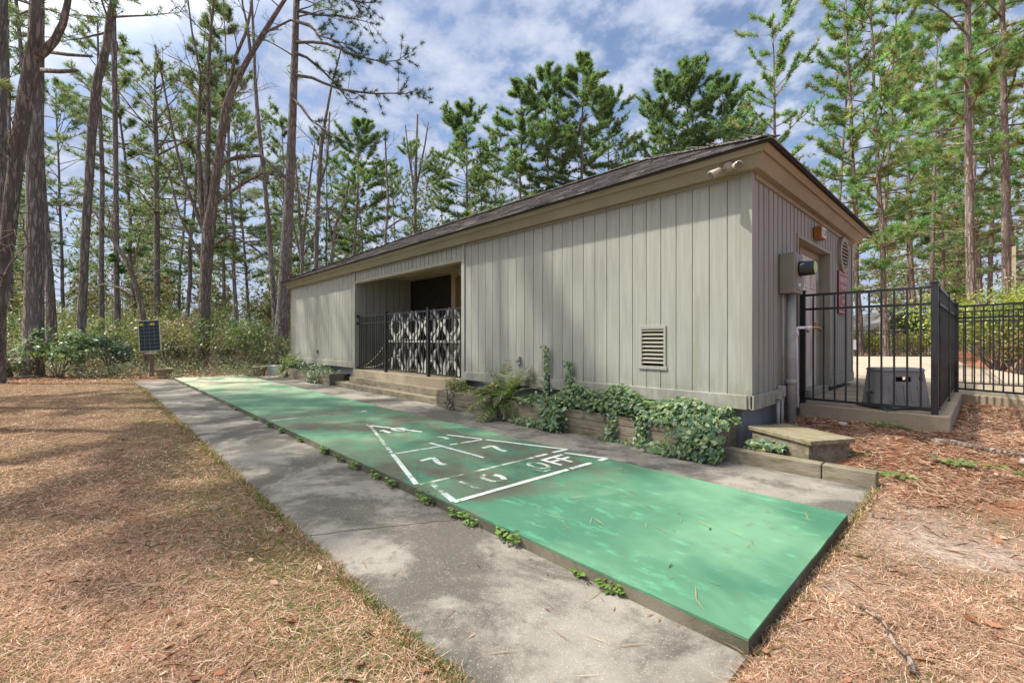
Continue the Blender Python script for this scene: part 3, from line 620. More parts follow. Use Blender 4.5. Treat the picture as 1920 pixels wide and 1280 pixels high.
def riser(y, ztop, bz, label):
    t = thing('conduit_riser', label, 'conduit', (mx0 + .03, y, .15), 'conduits rising beside the electric meter')
    mb = MB(); mb.tube([(mx0 + .04, y, .12), (mx0 + .04, y, ztop)], .019, 10); mb.build('pipe', 'conduit', t, True)
    mb = MB(); mb.box(mx0 - .0, mx0 + .075, y - .04, y + .04, ztop, ztop + bz); mb.build('junction_box', 'conduit', t, bevel=.006)
riser(6.10, .56, .09, 'short grey conduit with elbow box nearest the near wall corner'); riser(6.25, .58, .13, 'grey conduit with square junction box, second from the wall corner'); riser(6.60, .58, .15, 'grey conduit and box right behind the thick meter pipe'); riser(6.72, .42, .13, 'grey conduit with low box right beside the deck edge')
fa = thing('hose_tap', 'white plastic pipe with brass hose tap beside the meter pipe', 'tap', (mx0 + .16, 6.55, .2))
mb = MB(); mb.tube([(mx0 + .13, 6.56, .42), (mx0 + .12, 6.55, 1.25), (mx0 + .12, 6.55, 1.40), (mx0 + .12, 6.56, 1.43), (mx0 + .14, 6.58, 1.435), (mx0 + .26, 6.66, 1.435)], .018, 10); mb.tube([(mx0 + .122, 6.552, 1.33), (mx0 + .12, 6.55, 1.39)], .025, 10); mb.tube([(mx0 + .2, 6.62, 1.435), (mx0 + .26, 6.66, 1.435)], .025, 10); mb.build('pipe', 'pvc', fa, True)
mb = MB(); mb.tube([(mx0 + .26, 6.66, 1.435), (mx0 + .33, 6.705, 1.435), (mx0 + .345, 6.715, 1.39)], [.02, .022, .015], 10); mb.tube([(mx0 + .3, 6.685, 1.45), (mx0 + .3, 6.685, 1.49)], .008, 8); mb.disc((mx0 + .3, 6.685, 1.49), .03, .01, 12); mb.build('valve', 'brass', fa, True)
# text helper: real lettering as mesh
def text_part(name, txt, size, mat, parent, loc, rot, ext=.001, align='CENTER'):
    cu = bpy.data.curves.new(name, 'FONT'); cu.body = txt; cu.size = size; cu.extrude = ext; cu.align_x = align; cu.align_y = 'CENTER'; cu.resolution_u = 3
    ob = bpy.data.objects.new(name, cu); COL.objects.link(ob); dg = bpy.context.evaluated_depsgraph_get()
    me_ = bpy.data.meshes.new_from_object(ob.evaluated_get(dg)); bpy.data.objects.remove(ob); me_.materials.clear(); me_.materials.append(MAT[mat])
    o = bpy.data.objects.new(name, me_); COL.objects.link(o)
    off = Vector(parent['_o']); o.location = Vector(loc) - off; o.rotation_euler = rot; o.parent = parent; return o
FX = HX1 + .022     # end-wall face; lettering reads facing +x
ROT = (R(90), 0, R(90))
sg = thing('warning_sign', 'red rules sign with white lettering reading private, under the oval vent', 'sign', (FX, 9.85, 2.1))
mb = MB(); mb.box(FX + .0, FX + .02, 9.50, 10.20, 1.74, 2.50); mb.build('board', 'sign_red', sg, bevel=.004)
mb = MB()
for q in ((9.53, 10.17, 2.462, 2.472), (9.53, 10.17, 1.768, 1.778), (9.53, 9.54, 1.778, 2.462), (10.16, 10.17, 1.778, 2.462)): mb.box(FX + .02, FX + .022, *q)
mb.build('border', 'sign_white', sg)
for (t, z, s) in (('PRIVATE', 2.34, .135), ('POOL FOR', 2.21, .095), ('MEMBERS', 2.10, .095), ('NO', 1.96, .11), ('TRESPASSING', 1.85, .085)):
    text_part('lettering', t, s, 'sign_white', sg, (FX + .022, 9.85, z), ROT)
npl = thing('number_plaque', 'orange wooden block with house number 120 above the door', 'house number', (FX, 8.02, 2.9))
mb = MB(); mb.box(FX, FX + .10, 7.90, 8.18, 2.80, 2.98); mb.build('block', 'plaque_wood', npl, bevel=.006)
mb = MB(); mb.box(FX + .10, FX + .106, 7.945, 8.165, 2.82, 2.965); mb.build('plate', 'sign_white', npl)
text_part('numerals', '120', .13, 'number_blue', npl, (FX + .107, 8.055, 2.89), ROT)
dl = thing('dome_camera', 'small black dome under the porch ceiling edge', 'camera', (-10.35, 5.6, 3.0)); mb = MB(); mb.lathe((-10.35, 5.65, 2.97), [(.0, -.09), (.06, -.07), (.09, -.02), (.1, .03), (.1, .09)], 16); mb.build('dome', 'plastic_dark', dl, True); mb = MB(); mb.box(-10.28, -10.16, 5.6, 5.7, 2.98, 3.06); mb.build('bracket', 'ceiling_paint', dl)
fn = thing('ceiling_fan', 'pale ceiling fan under the porch ceiling', 'ceiling fan', (-8.6, 6.5, 3.06))
mb = MB(); mb.tube([(-8.6, 6.5, 3.06), (-8.6, 6.5, 2.92)], .02, 8); mb.tube([(-8.6, 6.5, 2.94), (-8.6, 6.5, 2.82)], [.1, .08], 14); mb.build('motor', 'white_paint', fn, True)
for k in range(5):
    a = .4 + k * 2 * math.pi / 5; mb = MB(); mb.bar((-8.6 + .1 * math.cos(a), 6.5 + .1 * math.sin(a), 2.88), (-8.6 + .62 * math.cos(a), 6.5 + .62 * math.sin(a), 2.88), .12, .01); mb.build('blade', 'ceiling_paint', fn)

# ------------------------------------------------------------------ iron fences
pk_mesh = {}
def fence(name, label, pts, z0, h, posts, gap=.118, zslope=0, rails=None, picket=.019, postw=.05, group=None, cat='fence', endp=(True, True)):
    """pts: two ends; posts: fractions carrying a post"""
    a = Vector((*pts[0], z0)); b_ = Vector((*pts[1], z0 + zslope)); ln = (b_.xy - a.xy).length; d = (b_ - a) / ln
    t = thing(name, label, cat, tuple(a), group)
    for f in posts:
        p = a + d * ln * f; mb = MB(); mb.box(p.x - postw / 2, p.x + postw / 2, p.y - postw / 2, p.y + postw / 2, p.z - .03, p.z + h + .035); mb.box(p.x - postw / 2 - .006, p.x + postw / 2 + .006, p.y - postw / 2 - .006, p.y + postw / 2 + .006, p.z + h + .035, p.z + h + .055); mb.build('post', 'black_metal', t, bevel=.003)
    for zz in (rails or (.06, h - .20, h - .012)):
        mb = MB(); mb.bar(a + Vector((0, 0, zz)), b_ + Vector((0, 0, zz)), .026, .03); mb.build('rail', 'black_metal', t)
    n = max(1, round(ln / gap)); key = (picket, h)
    if key not in pk_mesh:
        mb = MB(); mb.box(-picket / 2, picket / 2, -picket / 2, picket / 2, .045, h - .0); o = mb.build('picket', 'black_metal'); pk_mesh[key] = o.data; bpy.data.objects.remove(o)
    for k in range(1, n):
        f = k / n
        if min(abs(f - q) for q in posts) * ln < .03: continue
        o = bpy.data.objects.new('picket', pk_mesh[key]); COL.objects.link(o); o.parent = t; o.location = d * ln * f
    return t
DZ = .43
fence('iron_fence', 'black iron fence across the front end of the concrete deck', ((-1.70, 7.02), (-.40, 6.98)), DZ, 1.46, (0, 1), .114, postw=.062)
fence('iron_fence', 'black iron fence running back along the right side of the deck', ((-.37, 7.05), (-.36, 10.30)), DZ, 1.46, (.49, 1), .114, postw=.05)
fence('iron_fence', 'black iron fence to the right above the mulch bed', ((-.33, 10.28), (1.6, 9.35)), DZ, 1.40, (0, .5, 1), .114, postw=.05)
fence('iron_gate', 'black iron gate standing behind the right hand fence', ((-.42, 12.5), (1.7, 12.0)), DZ - .05, 1.46, (0, .49, 1), .12, postw=.06)
fence('iron_fence', 'distant black iron fence in front of the yellow shrubs', ((-9.0, 25.2), (-1.4, 32.2)), .36, 1.4, (0, .25, .5, .75, 1), .14)
fence('iron_fence', 'black iron fence leading away behind the gate', ((-.42, 12.6), (-.9, 24.0)), DZ - .05, 1.46, (.25, .5, .75, 1), .13)
pf = fence('porch_railing', 'black iron railing across the open porch', ((OX0 + .02, 5.40), (OX1 - .06, 5.40)), .47, 1.46, (.335, .735), .125, postw=.065)
mb = MB(); mb.box(OX0 + .0, OX0 + .06, 5.36, 5.44, 1.90, 1.96); mb.box(OX0 + .0, OX0 + .06, 5.36, 5.44, 1.70, 1.76); mb.build('wall_bracket', 'black_metal', pf)
ln_ = thing('rope_barrier', 'pale rope sagging from the lattice screen to the left porch post', 'rope', (-11.8, 5.6, .5))
for (a, b_) in (((-11.9, 5.5, .52), (-10.9, 5.72, 1.24)), ((-11.9, 5.5, .52), (-10.35, 5.68, .88))):
    mb = MB(); mb.tube([Vector(a).lerp(Vector(b_), t / 10) + Vector((0, 0, -.10 * math.sin(math.pi * t / 10))) for t in range(11)], .012, 8); mb.build('rope', 'rope_light', ln_, True)
mb = MB(); mb.tube([(-11.95, 5.46, .50), (-11.8, 5.5, .50)], .03, 8); mb.build('hook', 'plastic_dark', ln_)
# white lattice furniture behind the railing: two tiers of crossing slats
la = thing('lattice_screen', 'white screen of crossed curved slats behind the porch railing', 'screen', (-9.1, 5.8, .47))
YS = 5.78
def slat(pts, wd=.085, y=YS, th=.03):
    mb = MB()
    for (xa, za), (xb, zb) in zip(pts[:-1], pts[1:]): mb.bar((xa, y, za), (xb, y, zb), th, wd, up=(0, 1, 0)) if False else mb.bar((xa, y, za), (xb, y, zb), wd, th, up=(0, -1, 0))
    mb.build('slat', 'white_paint', la)
for k in range(5):
    c = -10.45 + k * .80
    for sx in (-1, 1):
        slat([(c + sx * (.05 + .29 * (1 - abs(t - .5) * 2) ** .8), 1.28 + .68 * t) for t in [q / 8 for q in range(9)]], .095, YS + .012 * sx)
        slat([(c + .4 + sx * (.05 + .30 * (1 - abs(t - .5) * 2) ** .9), .47 + .74 * t) for t in [q / 8 for q in range(9)]], .095, YS + .012 * sx)
        slat([(c + sx * (.40 - .32 * t), .48 + .72 * t if sx > 0 else .48 + .72 * t) for t in (0, .5, 1)], .09, YS + .045 + .02 * sx)
    slat([(c + .31, 1.62), (c + .50, 1.62)], .09, YS - .02)
    slat([(c - .32, 1.95), (c + .0, 1.72), (c - .0, 1.5), (c - .32, 1.27)], .07, YS + .08)
mb = MB(); mb.box(-10.95, -7.15, YS - .10, YS + .10, 1.215, 1.275); mb.build('beam', 'white_paint', la, bevel=.004)
mb = MB(); mb.box(-10.3, -9.6, YS - .12, YS + .12, 1.29, 1.305); mb.build('tray', 'white_paint', la)

# ------------------------------------------------------------------ steps, planters, bench, kerbs
sp = thing('timber_steps', 'two wide weathered timber steps up to the porch', 'steps', (-10, 5.1, 0))
for (y0, y1, z0, z1, x0, x1) in ((4.99, 5.35, -.03, .115, -12.55, -7.25), (5.17, 5.36, .115, .265, -12.0, -7.3)):
    xs = np.linspace(x0, x1, 4)
    for a, b_ in zip(xs[:-1], xs[1:]):
        mb = MB(); mb.box(a + .003, b_ - .003, y0, y1, z0, z1); mb.build('timber', 'timber', sp, bevel=.008)
mb = MB(); mb.box(OX0 - .0, OX1 + .0, 5.27, 5.345, .255, .468); mb.build('riser', 'concrete_tan', sp)
def planter(label, x0, x1, yf, tops, n, name='planter_box'):
    t = thing(name, label, 'planter', ((x0 + x1) / 2, yf, 0)); h = .118
    for r in range(3):
        cuts = np.linspace(x0, x1, n + 1); off = .35 if r == 1 else 0
        for k in range(n):
            a = cuts[k] + (off if k else 0); b_ = cuts[k + 1] + (off if k < n - 1 else 0)
            j = random.uniform(-.006, .006); mb = MB(); mb.box(a + .003, b_ - .003, yf + j, yf + .10 + j, -.02 + r * h, -.02 + (r + 1) * h - .004); mb.build('timber', 'timber', t, bevel=.006)
    for xe in (x0, x1 - .09):
        mb = MB(); mb.box(xe, xe + .09, yf + .101, HY0 - .06, -.02, .33); mb.build('timber', 'timber', t, bevel=.006)
    mb = MB(); mb.box(x0 + .09, x1 - .09, yf + .10, HY0 + .13, -.05, .29); mb.build('soil', 'soil', t)
    return t
planter('long weathered timber planter full of ivy under the louvred vent', -7.2, -1.93, 4.80, 0, 3)
planter('low timber planter below the far left wall of the building', -17.3, -12.6, 4.86, 0, 2)
bn = thing('timber_bench', 'low timber bench box by the near corner of the building', 'bench', (-1.35, 5.2, .1))
def obox(mb, c, L_, W_, z0, z1, ang):
    ca_, sa = math.cos(ang), math.sin(ang); q = [(-L_ / 2, -W_ / 2), (L_ / 2, -W_ / 2), (L_ / 2, W_ / 2), (-L_ / 2, W_ / 2)]
    q = [(c[0] + x * ca_ - y * sa, c[1] + x * sa + y * ca_) for x, y in q]; mb.hexa([(x, y, z0) for x, y in q], [(x, y, z1) for x, y in q])
bc = (-1.36, 5.43); BA = -.52
for k in range(4):
    o_ = -.205 + k * .137; mb = MB(); obox(mb, (bc[0] - o_ * math.sin(BA), bc[1] + o_ * math.cos(BA)), .80, .133, .27, .315, BA); mb.build('top_plank', 'timber_light', bn, bevel=.006)
mb = MB(); obox(mb, bc, .72, .50, .05, .269, BA); mb.build('side_board', 'timber', bn, bevel=.005)
for (x0, x1, lab) in ((-1.93, -1.035, 'longer mossy timber kerb in front of the bench'), (-1.028, -.64, 'short end piece of the timber kerb, nearest the lawn')):
    mb = MB(); mb.box(x0, x1, 4.86, 4.98, -.05, .145); tag(mb.build('timber_kerb', 'timber', bevel=.012), lab, 'kerb', 'timber kerb pieces in front of the bench')

# ------------------------------------------------------------------ deck slab
mb = MB(); deckp = [(-1.72, 6.90), (-.27, 6.90), (-.26, 10.0), (1.9, 8.95), (2.2, 9.6), (2.0, 12.0), (1.2, 13.55), (-17.2, 13.55), (-17.2, 10.9), (HX1 + .0, 10.9), (HX1 - .0, HY1), (-1.84, 10.6), (-2.2, 9), (-2.2, 7.05), (-1.72, 7.05)]
mb.prism(deckp, .02, DZ); struct(mb.build('deck', 'concrete_tan', bevel=.012), 'raised tan concrete deck beside the end wall', 'deck')
mb = MB(); mb.prism([(1.2, 13.55), (-.5, 22), (-1.3, 31.8), (-9.2, 24.8), (-17.2, 20), (-17.2, 13.55)], .02, DZ - .004); struct(mb.build('pool_terrace', 'concrete_pink'), 'pale pinkish concrete pool terrace behind the building', 'terrace')
mb = MB()
hr = thing('hose_reel_box', 'grey plastic hose reel box with cut-out handle on the deck', 'hose reel', (-.85, 7.33, DZ))
hc = Vector((-.78, 7.30, DZ)); ax = Vector((.72, .69, 0)).normalized(); ay = Vector((-.69, .72, 0))
def hp(a, b_, z): return hc + ax * a + ay * b_ + Vector((0, 0, z))
W0, W1, D0, D1, HH = .285, .25, .17, .12, .47
for sgn, nm in ((-1, 'front_panel'), (1, 'rear_panel')):
    mb = MB()
    def wq(z): return W0 + (W1 - W0) * z / HH
    def dq(z): return (D0 + (D1 - D0) * z / HH) * sgn
    def plate(a0, a1, z0, z1, t=.018): mb.hexa([hp(a0 * wq(z0), dq(z0), z0), hp(a1 * wq(z0), dq(z0), z0), hp(a1 * wq(z0), dq(z0) - sgn * t, z0), hp(a0 * wq(z0), dq(z0) - sgn * t, z0)], [hp(a0 * wq(z1), dq(z1), z1), hp(a1 * wq(z1), dq(z1), z1), hp(a1 * wq(z1), dq(z1) - sgn * t, z1), hp(a0 * wq(z1), dq(z1) - sgn * t, z1)])
    plate(-1, 1, .02, .34); plate(-1, -.36, .34, .40); plate(.36, .70, .34, .40); plate(.88, 1, .34, .40); plate(-1, 1, .40, HH)
    for a in (-.62, -.3, .0, .3, .62): plate(a - .05, a + .05, .10, .30, -.012)
    mb.build(nm, 'plastic_grey', hr)
for sgn in (-1, 1):
    mb = MB(); mb.hexa([hp(sgn * W0, -D0, .02), hp(sgn * W0, D0, .02), hp(sgn * (W0 - .018), D0, .02), hp(sgn * (W0 - .018), -D0, .02)], [hp(sgn * W1, -D1, HH), hp(sgn * W1, D1, HH), hp(sgn * (W1 - .018), D1, HH), hp(sgn * (W1 - .018), -D1, HH)]); mb.build('side_panel', 'plastic_grey', hr)
    mb = MB(); mb.hexa([hp(sgn * W0 * 1.06, -D0 - .1, 0), hp(sgn * W0 * 1.06, D0 + .1, 0), hp(sgn * W0 * .6, D0 + .1, 0), hp(sgn * W0 * .6, -D0 - .1, 0)], [hp(sgn * W0, -D0 - .01, .04), hp(sgn * W0, D0 + .01, .04), hp(sgn * W0 * .66, D0 + .01, .04), hp(sgn * W0 * .66, -D0 - .01, .04)]); mb.build('foot', 'plastic_dark', hr)
mb = MB(); mb.hexa([hp(-W1 - .015, -D1 - .015, HH), hp(W1 + .015, -D1 - .015, HH), hp(W1 + .015, D1 + .015, HH), hp(-W1 - .015, D1 + .015, HH)], [hp(-W1 - .005, -D1 + .01, HH + .035), hp(W1 + .005, -D1 + .01, HH + .035), hp(W1 + .005, D1 - .01, HH + .035), hp(-W1 - .005, D1 - .01, HH + .035)]); mb.build('lid', 'plastic_grey', hr, bevel=.008)
mb = MB(); mb.tube([hp(-W0 + .01, 0, .2), hp(-W0 - .05, 0, .2), hp(-W0 - .05, -.03, .06), hp(-W0 - .14, -.03, .06)], .012, 8); mb.build('crank', 'plastic_dark', hr)
mb = MB(); mb.tube([hp(W0 - .01, 0, .17), hp(W0 + .05, 0, .17)], .014, 8); mb.build('hose_inlet', 'plastic_dark', hr)

# ------------------------------------------------------------------ far end of the court
sx_, sy_ = -19.9, 1.54
sp_ = thing('solar_panel', 'small dark solar panel on a wooden post beyond the walk', 'solar panel', (sx_, sy_, 0))
mb = MB(); mb.box(sx_ - .06, sx_ + .06, sy_ - .06, sy_ + .06, -.1, .82); mb.build('post', 'timber', sp_)
mb = MB(); mb.bar(np.array([sx_, sy_, .81]) - RT * .19, np.array([sx_, sy_, .81]) + RT * .19, .18, .03); mb.build('bracket', 'panel_frame', sp_)
mb = MB(); mb.bar((sx_, sy_, .82), np.array([sx_, sy_, 1.2]) + FW * .05, .08, .05); mb.build('mast', 'steel', sp_)
pc = Vector((sx_, sy_, 1.42)) - Vector(FW) * .08; rl_ = R(3.5); pr = (Vector(RT) * math.cos(rl_) + Vector((0, 0, 1)) * math.sin(rl_)).normalized(); pu = (Vector((0, 0, 1)) * math.cos(rl_) - Vector(RT) * math.sin(rl_)).normalized(); pn = pr.cross(pu)
def pp(a, b_, c): return pc + pr * a + pu * b_ + pn * c
PW, PH = .375, .54
mb = MB(); mb.hexa([pp(-PW, -PH, -.02), pp(PW, -PH, -.02), pp(PW, PH, -.02), pp(-PW, PH, -.02)], [pp(-PW, -PH, .012), pp(PW, -PH, .012), pp(PW, PH, .012), pp(-PW, PH, .012)]); mb.build('frame', 'panel_frame', sp_)
mb = MB(); g_ = .012
for i in range(4):
    for j in range(8):
        x0 = -PW + .025 + i * (2 * PW - .05) / 4; x1 = x0 + (2 * PW - .05) / 4; z0 = -PH + .025 + j * (2 * PH - .05) / 8; z1 = z0 + (2 * PH - .05) / 8
        mb.add([pp(x0 + g_ / 2, z0 + g_ / 2, .016), pp(x1 - g_ / 2, z0 + g_ / 2, .016), pp(x1 - g_ / 2, z1 - g_ / 2, .016), pp(x0 + g_ / 2, z1 - g_ / 2, .016)], [(0, 1, 2, 3)])
mb.build('cells', 'panel_cell', sp_)
mb = MB(); mb.add([pp(-PW + .02, -PH + .02, .0135), pp(PW - .02, -PH + .02, .0135), pp(PW - .02, PH - .02, .0135), pp(-PW + .02, PH - .02, .0135)], [(0, 1, 2, 3)]); mb.build('backing', 'plastic_grey', sp_)
mb = MB()
for a in (-.36, .04): mb.add([pp(a, PH - .18, .018), pp(a + .17, PH - .18, .018), pp(a + .17, PH - .10, .018), pp(a, PH - .10, .018)], [(0, 1, 2, 3)])
mb.build('warning_sticker', 'panel_yellow', sp_)
def pot(x, y, label):
    t = thing('plant_pot', label, 'plant pot', (x, y, 0), 'tan clay pots at the far end of the court')
    mb = MB(); mb.lathe((x, y, 0), [(.0, .01), (.17, .01), (.185, .05), (.23, .28), (.25, .285), (.255, .33), (.225, .335), (.21, .27)], 28); mb.build('bowl', 'pot_clay', t, True)
    mb = MB(); mb.disc((x, y, .24), .212, .02, 24); mb.build('soil', 'soil', t)
pot(-18.75, 1.79, 'tan clay pot at the end of the walk beside the solar panel post'); pot(-17.95, 4.42, 'tan clay pot behind the far end of the green court beside the white box')
wb = thing('utility_box', 'small whitish box on the ground at the end of the far planter', 'box', (-17.75, 4.95, 0))
mb = MB(); obox(mb, (-17.75, 4.93), .5, .36, .0, .31, .75); mb.build('body', 'box_white', wb, bevel=.01); mb = MB(); obox(mb, (-17.75, 4.93), .54, .40, .311, .345, .75); mb.build('lid', 'box_white', wb, bevel=.01)
mb = MB(); ca_, sa = math.cos(.75), math.sin(.75)
for k in range(3):
    zz = .07 + .075 * k
    for h in (-1, 1):
        a = Vector((-17.75, 4.93, 0)) + Vector((sa, -ca_, 0)) * .184; r_ = Vector((ca_, sa, 0)); mb.bar(a + r_ * (h * .2) + Vector((0, 0, zz)), a + Vector((0, 0, zz + .06)), .008, .014)
mb.build('louvre', 'box_white', wb)
stp = thing('tree_stump', 'dark cut tree stump with mossy top in front of the undergrowth', 'stump', (*at(427, 20.5), 0)); sxx, syy = at(427, 20.5)
mb = MB(); mb.lathe((sxx, syy, -.1), [(.40, 0), (.36, .2), (.335, .5), (.33, .95)], 18); mb.build('bark', 'bark_brown', stp, True); mb = MB(); mb.disc((sxx, syy, .84), .325, .02, 18); pmat('moss', (.14, .15, .03), (.10, .11, .03), 8, .95, .4); mb.build('cut_top', 'moss', stp)

# ================================================================== vegetation
def leaf_polys(C, Nn, size, kind='quad', asp=.55, T=None):
    """leaf polygons: centres C, normals Nn, sizes; returns (n,k,3)"""
    n = len(C)
    if T is None:
        T = np.cross(Nn, unit(n)); T /= np.linalg.norm(T, axis=1, keepdims=True) + 1e-9
    else:
        T = T - Nn * (T * Nn).sum(1, keepdims=True); T /= np.linalg.norm(T, axis=1, keepdims=True) + 1e-9
    B = np.cross(Nn, T); s = np.asarray(size).reshape(-1, 1)
    if kind == 'quad': prof = [(-.5, 0), (0, -asp / 2), (.5, 0), (0, asp / 2)]
    elif kind == 'leaf6': prof = [(-.5, 0), (-.2, -asp / 2), (.15, -asp / 2.3), (.5, 0), (.15, asp / 2.3), (-.2, asp / 2)]
    elif kind == 'ivy': prof = [(-.42, .0), (-.5, -.32), (-.12, -.30), (.06, -.5), (.16, -.2), (.55, 0), (.16, .2), (.06, .5), (-.12, .30), (-.5, .32)]
    return np.stack([C + T * s * a + B * s * b for a, b in prof], 1)
def needle_tris(PC, AX, nper, ln, wd, spread=.95, back=.12):
    n = len(PC); k = n * nper
    c = np.repeat(PC, nper, 0); a = np.repeat(AX, nper, 0)
    d = a * .85 + unit(k) * spread; d /= np.linalg.norm(d, axis=1, keepdims=True)
    base = c - a * (RNG.uniform(0, back, (k, 1))); l = ln * RNG.uniform(.65, 1.1, (k, 1))
    s = np.cross(d, unit(k)); s /= np.linalg.norm(s, axis=1, keepdims=True) + 1e-9
    return np.stack([base - s * wd / 2, base + s * wd / 2, base + d * l], 1)
def limb(mb, tufts, p0, dr, ln, r0, rg, ntw=6, sweep=.25, seg=5, twl=.3, start=.35, tpt=2):
    """one pine limb: drooping then rising, with side twigs that carry needle tufts"""
    p = np.array(p0, float); d = np.array(dr, float); d /= np.linalg.norm(d); pts = [p.copy()]; n = 6
    for i in range(n):
        d = d + np.array([rg.uniform(-.16, .16), rg.uniform(-.16, .16), (-.10 + .16 * i / n * 2) * sweep * 2]); d /= np.linalg.norm(d)
        p = p + d * ln / n; pts.append(p.copy())
    mb.tube(pts, [r0 * (1 - .85 * i / n) for i in range(n + 1)], seg, cap=False)
    for j in range(ntw):
        f = start + (1 - start) * (j + rg.random()) / ntw; i = min(n - 1, int(f * n)); q = pts[i] + (pts[i + 1] - pts[i]) * (f * n - i)
        t = pts[i + 1] - pts[i]; t /= np.linalg.norm(t); s = np.cross(t, [0, 0, 1]); s /= np.linalg.norm(s) + 1e-6
        td = t * .8 + s * rg.choice((-1, 1)) * rg.uniform(.4, 1.0) + np.array([0, 0, rg.uniform(-.15, .55)]); td /= np.linalg.norm(td)
        tl = ln * twl * rg.uniform(.5, 1.1) * (1.15 - .6 * f); e = q + td * tl
        m_ = (q + e) / 2 + np.array([0, 0, -.05 * tl]); mb.tube([q, m_, e], [r0 * .28, r0 * .2, r0 * .12], 3, cap=False)
        for k in range(tpt):
            g = 1 - k * .42; c = q + (e - q) * g; ad = td + np.array([rg.uniform(-.5, .5), rg.uniform(-.5, .5), rg.uniform(-.1, .6)]); tufts.append((c, ad / np.linalg.norm(ad)))
    d2 = pts[-1] - pts[-2]; tufts.append((pts[-1], d2 / np.linalg.norm(d2)))
    return pts
GREEN_L = np.array([(0.154, 0.229, 0.137), (0.127, 0.203, 0.119), (0.195, 0.254, 0.125), (0.227, 0.246, 0.108)])
GREEN_M = np.array([(0.151, 0.257, 0.125), (0.179, 0.282, 0.136), (0.234, 0.292, 0.116), (0.124, 0.212, 0.108)])
GREEN_R = np.array([(0.242, 0.377, 0.139), (0.186, 0.333, 0.130), (0.298, 0.396, 0.160), (0.138, 0.290, 0.130), (0.323, 0.281, 0.139)])
def pine_parts(name, H, r0, cb, cr, seed, nl=46, npt=13, nln=.30, nwd=.034, cols=GREEN_M, lean=(0, 0), barkm='bark_grey', ntw=6, prof='cone', dead=7, parent=None, base=(0, 0, 0), pts=None, radii=None, az=None, tseg=10, twl=.3, tpt=2):
    rg = random.Random(seed); base = np.array(base, float); mb = MB(); tufts = []
    if pts is None:
        n = 9; pts = [base + np.array([lean[0] * (i / n) ** 1.5 + rg.uniform(-.06, .06) * (i > 0), lean[1] * (i / n) ** 1.5 + rg.uniform(-.06, .06) * (i > 0), H * i / n - (.3 if i == 0 else 0)]) for i in range(n + 1)]
        radii = [r0 * (1.25 if i == 0 else 1) * (1 - i / n) ** .75 + .012 for i in range(n + 1)]
    mb.tube(pts, radii, tseg, cap=False)
    zs = np.array([p[2] for p in pts]); X = np.array([p[0] for p in pts]); Y = np.array([p[1] for p in pts]); RR = np.array(radii)
    z0 = zs[0] + .3; zt = zs[-1]
    def on(z): return np.array([np.interp(z, zs, X), np.interp(z, zs, Y), z]), float(np.interp(z, zs, RR))
    for i in range(nl):
        t = ((i + rg.random()) / nl) ** .92; z = z0 + (zt - z0) * (cb + (1 - cb) * t) - .05
        if prof == 'cone': pr = (math.sin(math.pi * min(1, .22 + t * .78)) ** .75) * (1 - .35 * t) + .12
        elif prof == 'open': pr = .55 + .5 * rg.random() - .45 * t
        else: pr = math.sqrt(max(.03, 1 - (2 * t - .9) ** 2)) * .95 + .05
        p0, rr = on(z); a = rg.uniform(0, 2 * math.pi) if az is None else rg.gauss(*az)
        el = R(rg.uniform(-8, 22) + 42 * t); ln = cr * pr * rg.uniform(.65, 1.15)
        limb(mb, tufts, p0, (math.cos(a) * math.cos(el), math.sin(a) * math.cos(el), math.sin(el)), ln, min(rr * .5, .018 + .011 * ln), rg, ntw, seg=4, twl=twl, tpt=tpt)
    for i in range(dead):
        z = z0 + (zt - z0) * rg.uniform(cb * .35, cb); p0, rr = on(z); a = rg.uniform(0, 6.28); ln = rg.uniform(.4, 1.6)
        e = p0 + np.array([math.cos(a) * ln, math.sin(a) * ln, rg.uniform(-.25, .2) * ln]); mb.tube([p0, (p0 + e) / 2 + np.array([0, 0, .06]), e], [.022, .015, .006], 4, cap=False)
    for k in range(4): tufts.append((pts[-1] + np.array([rg.uniform(-.1, .1), rg.uniform(-.1, .1), -.15 * k]), np.array([0, 0, 1.0])))
    mb.build('trunk', barkm, parent, smooth=True)
    PC = np.array([t[0] for t in tufts]); AX = np.array([t[1] for t in tufts])
    V = needle_tris(PC, AX, npt, nln, nwd); tc_ = jitter(cols, len(PC), .3); col = np.repeat(tc_, npt, 0) * RNG.uniform(.8, 1.2, (len(V), 1))
    arr_mesh('crown', V, col, 'needles', parent)
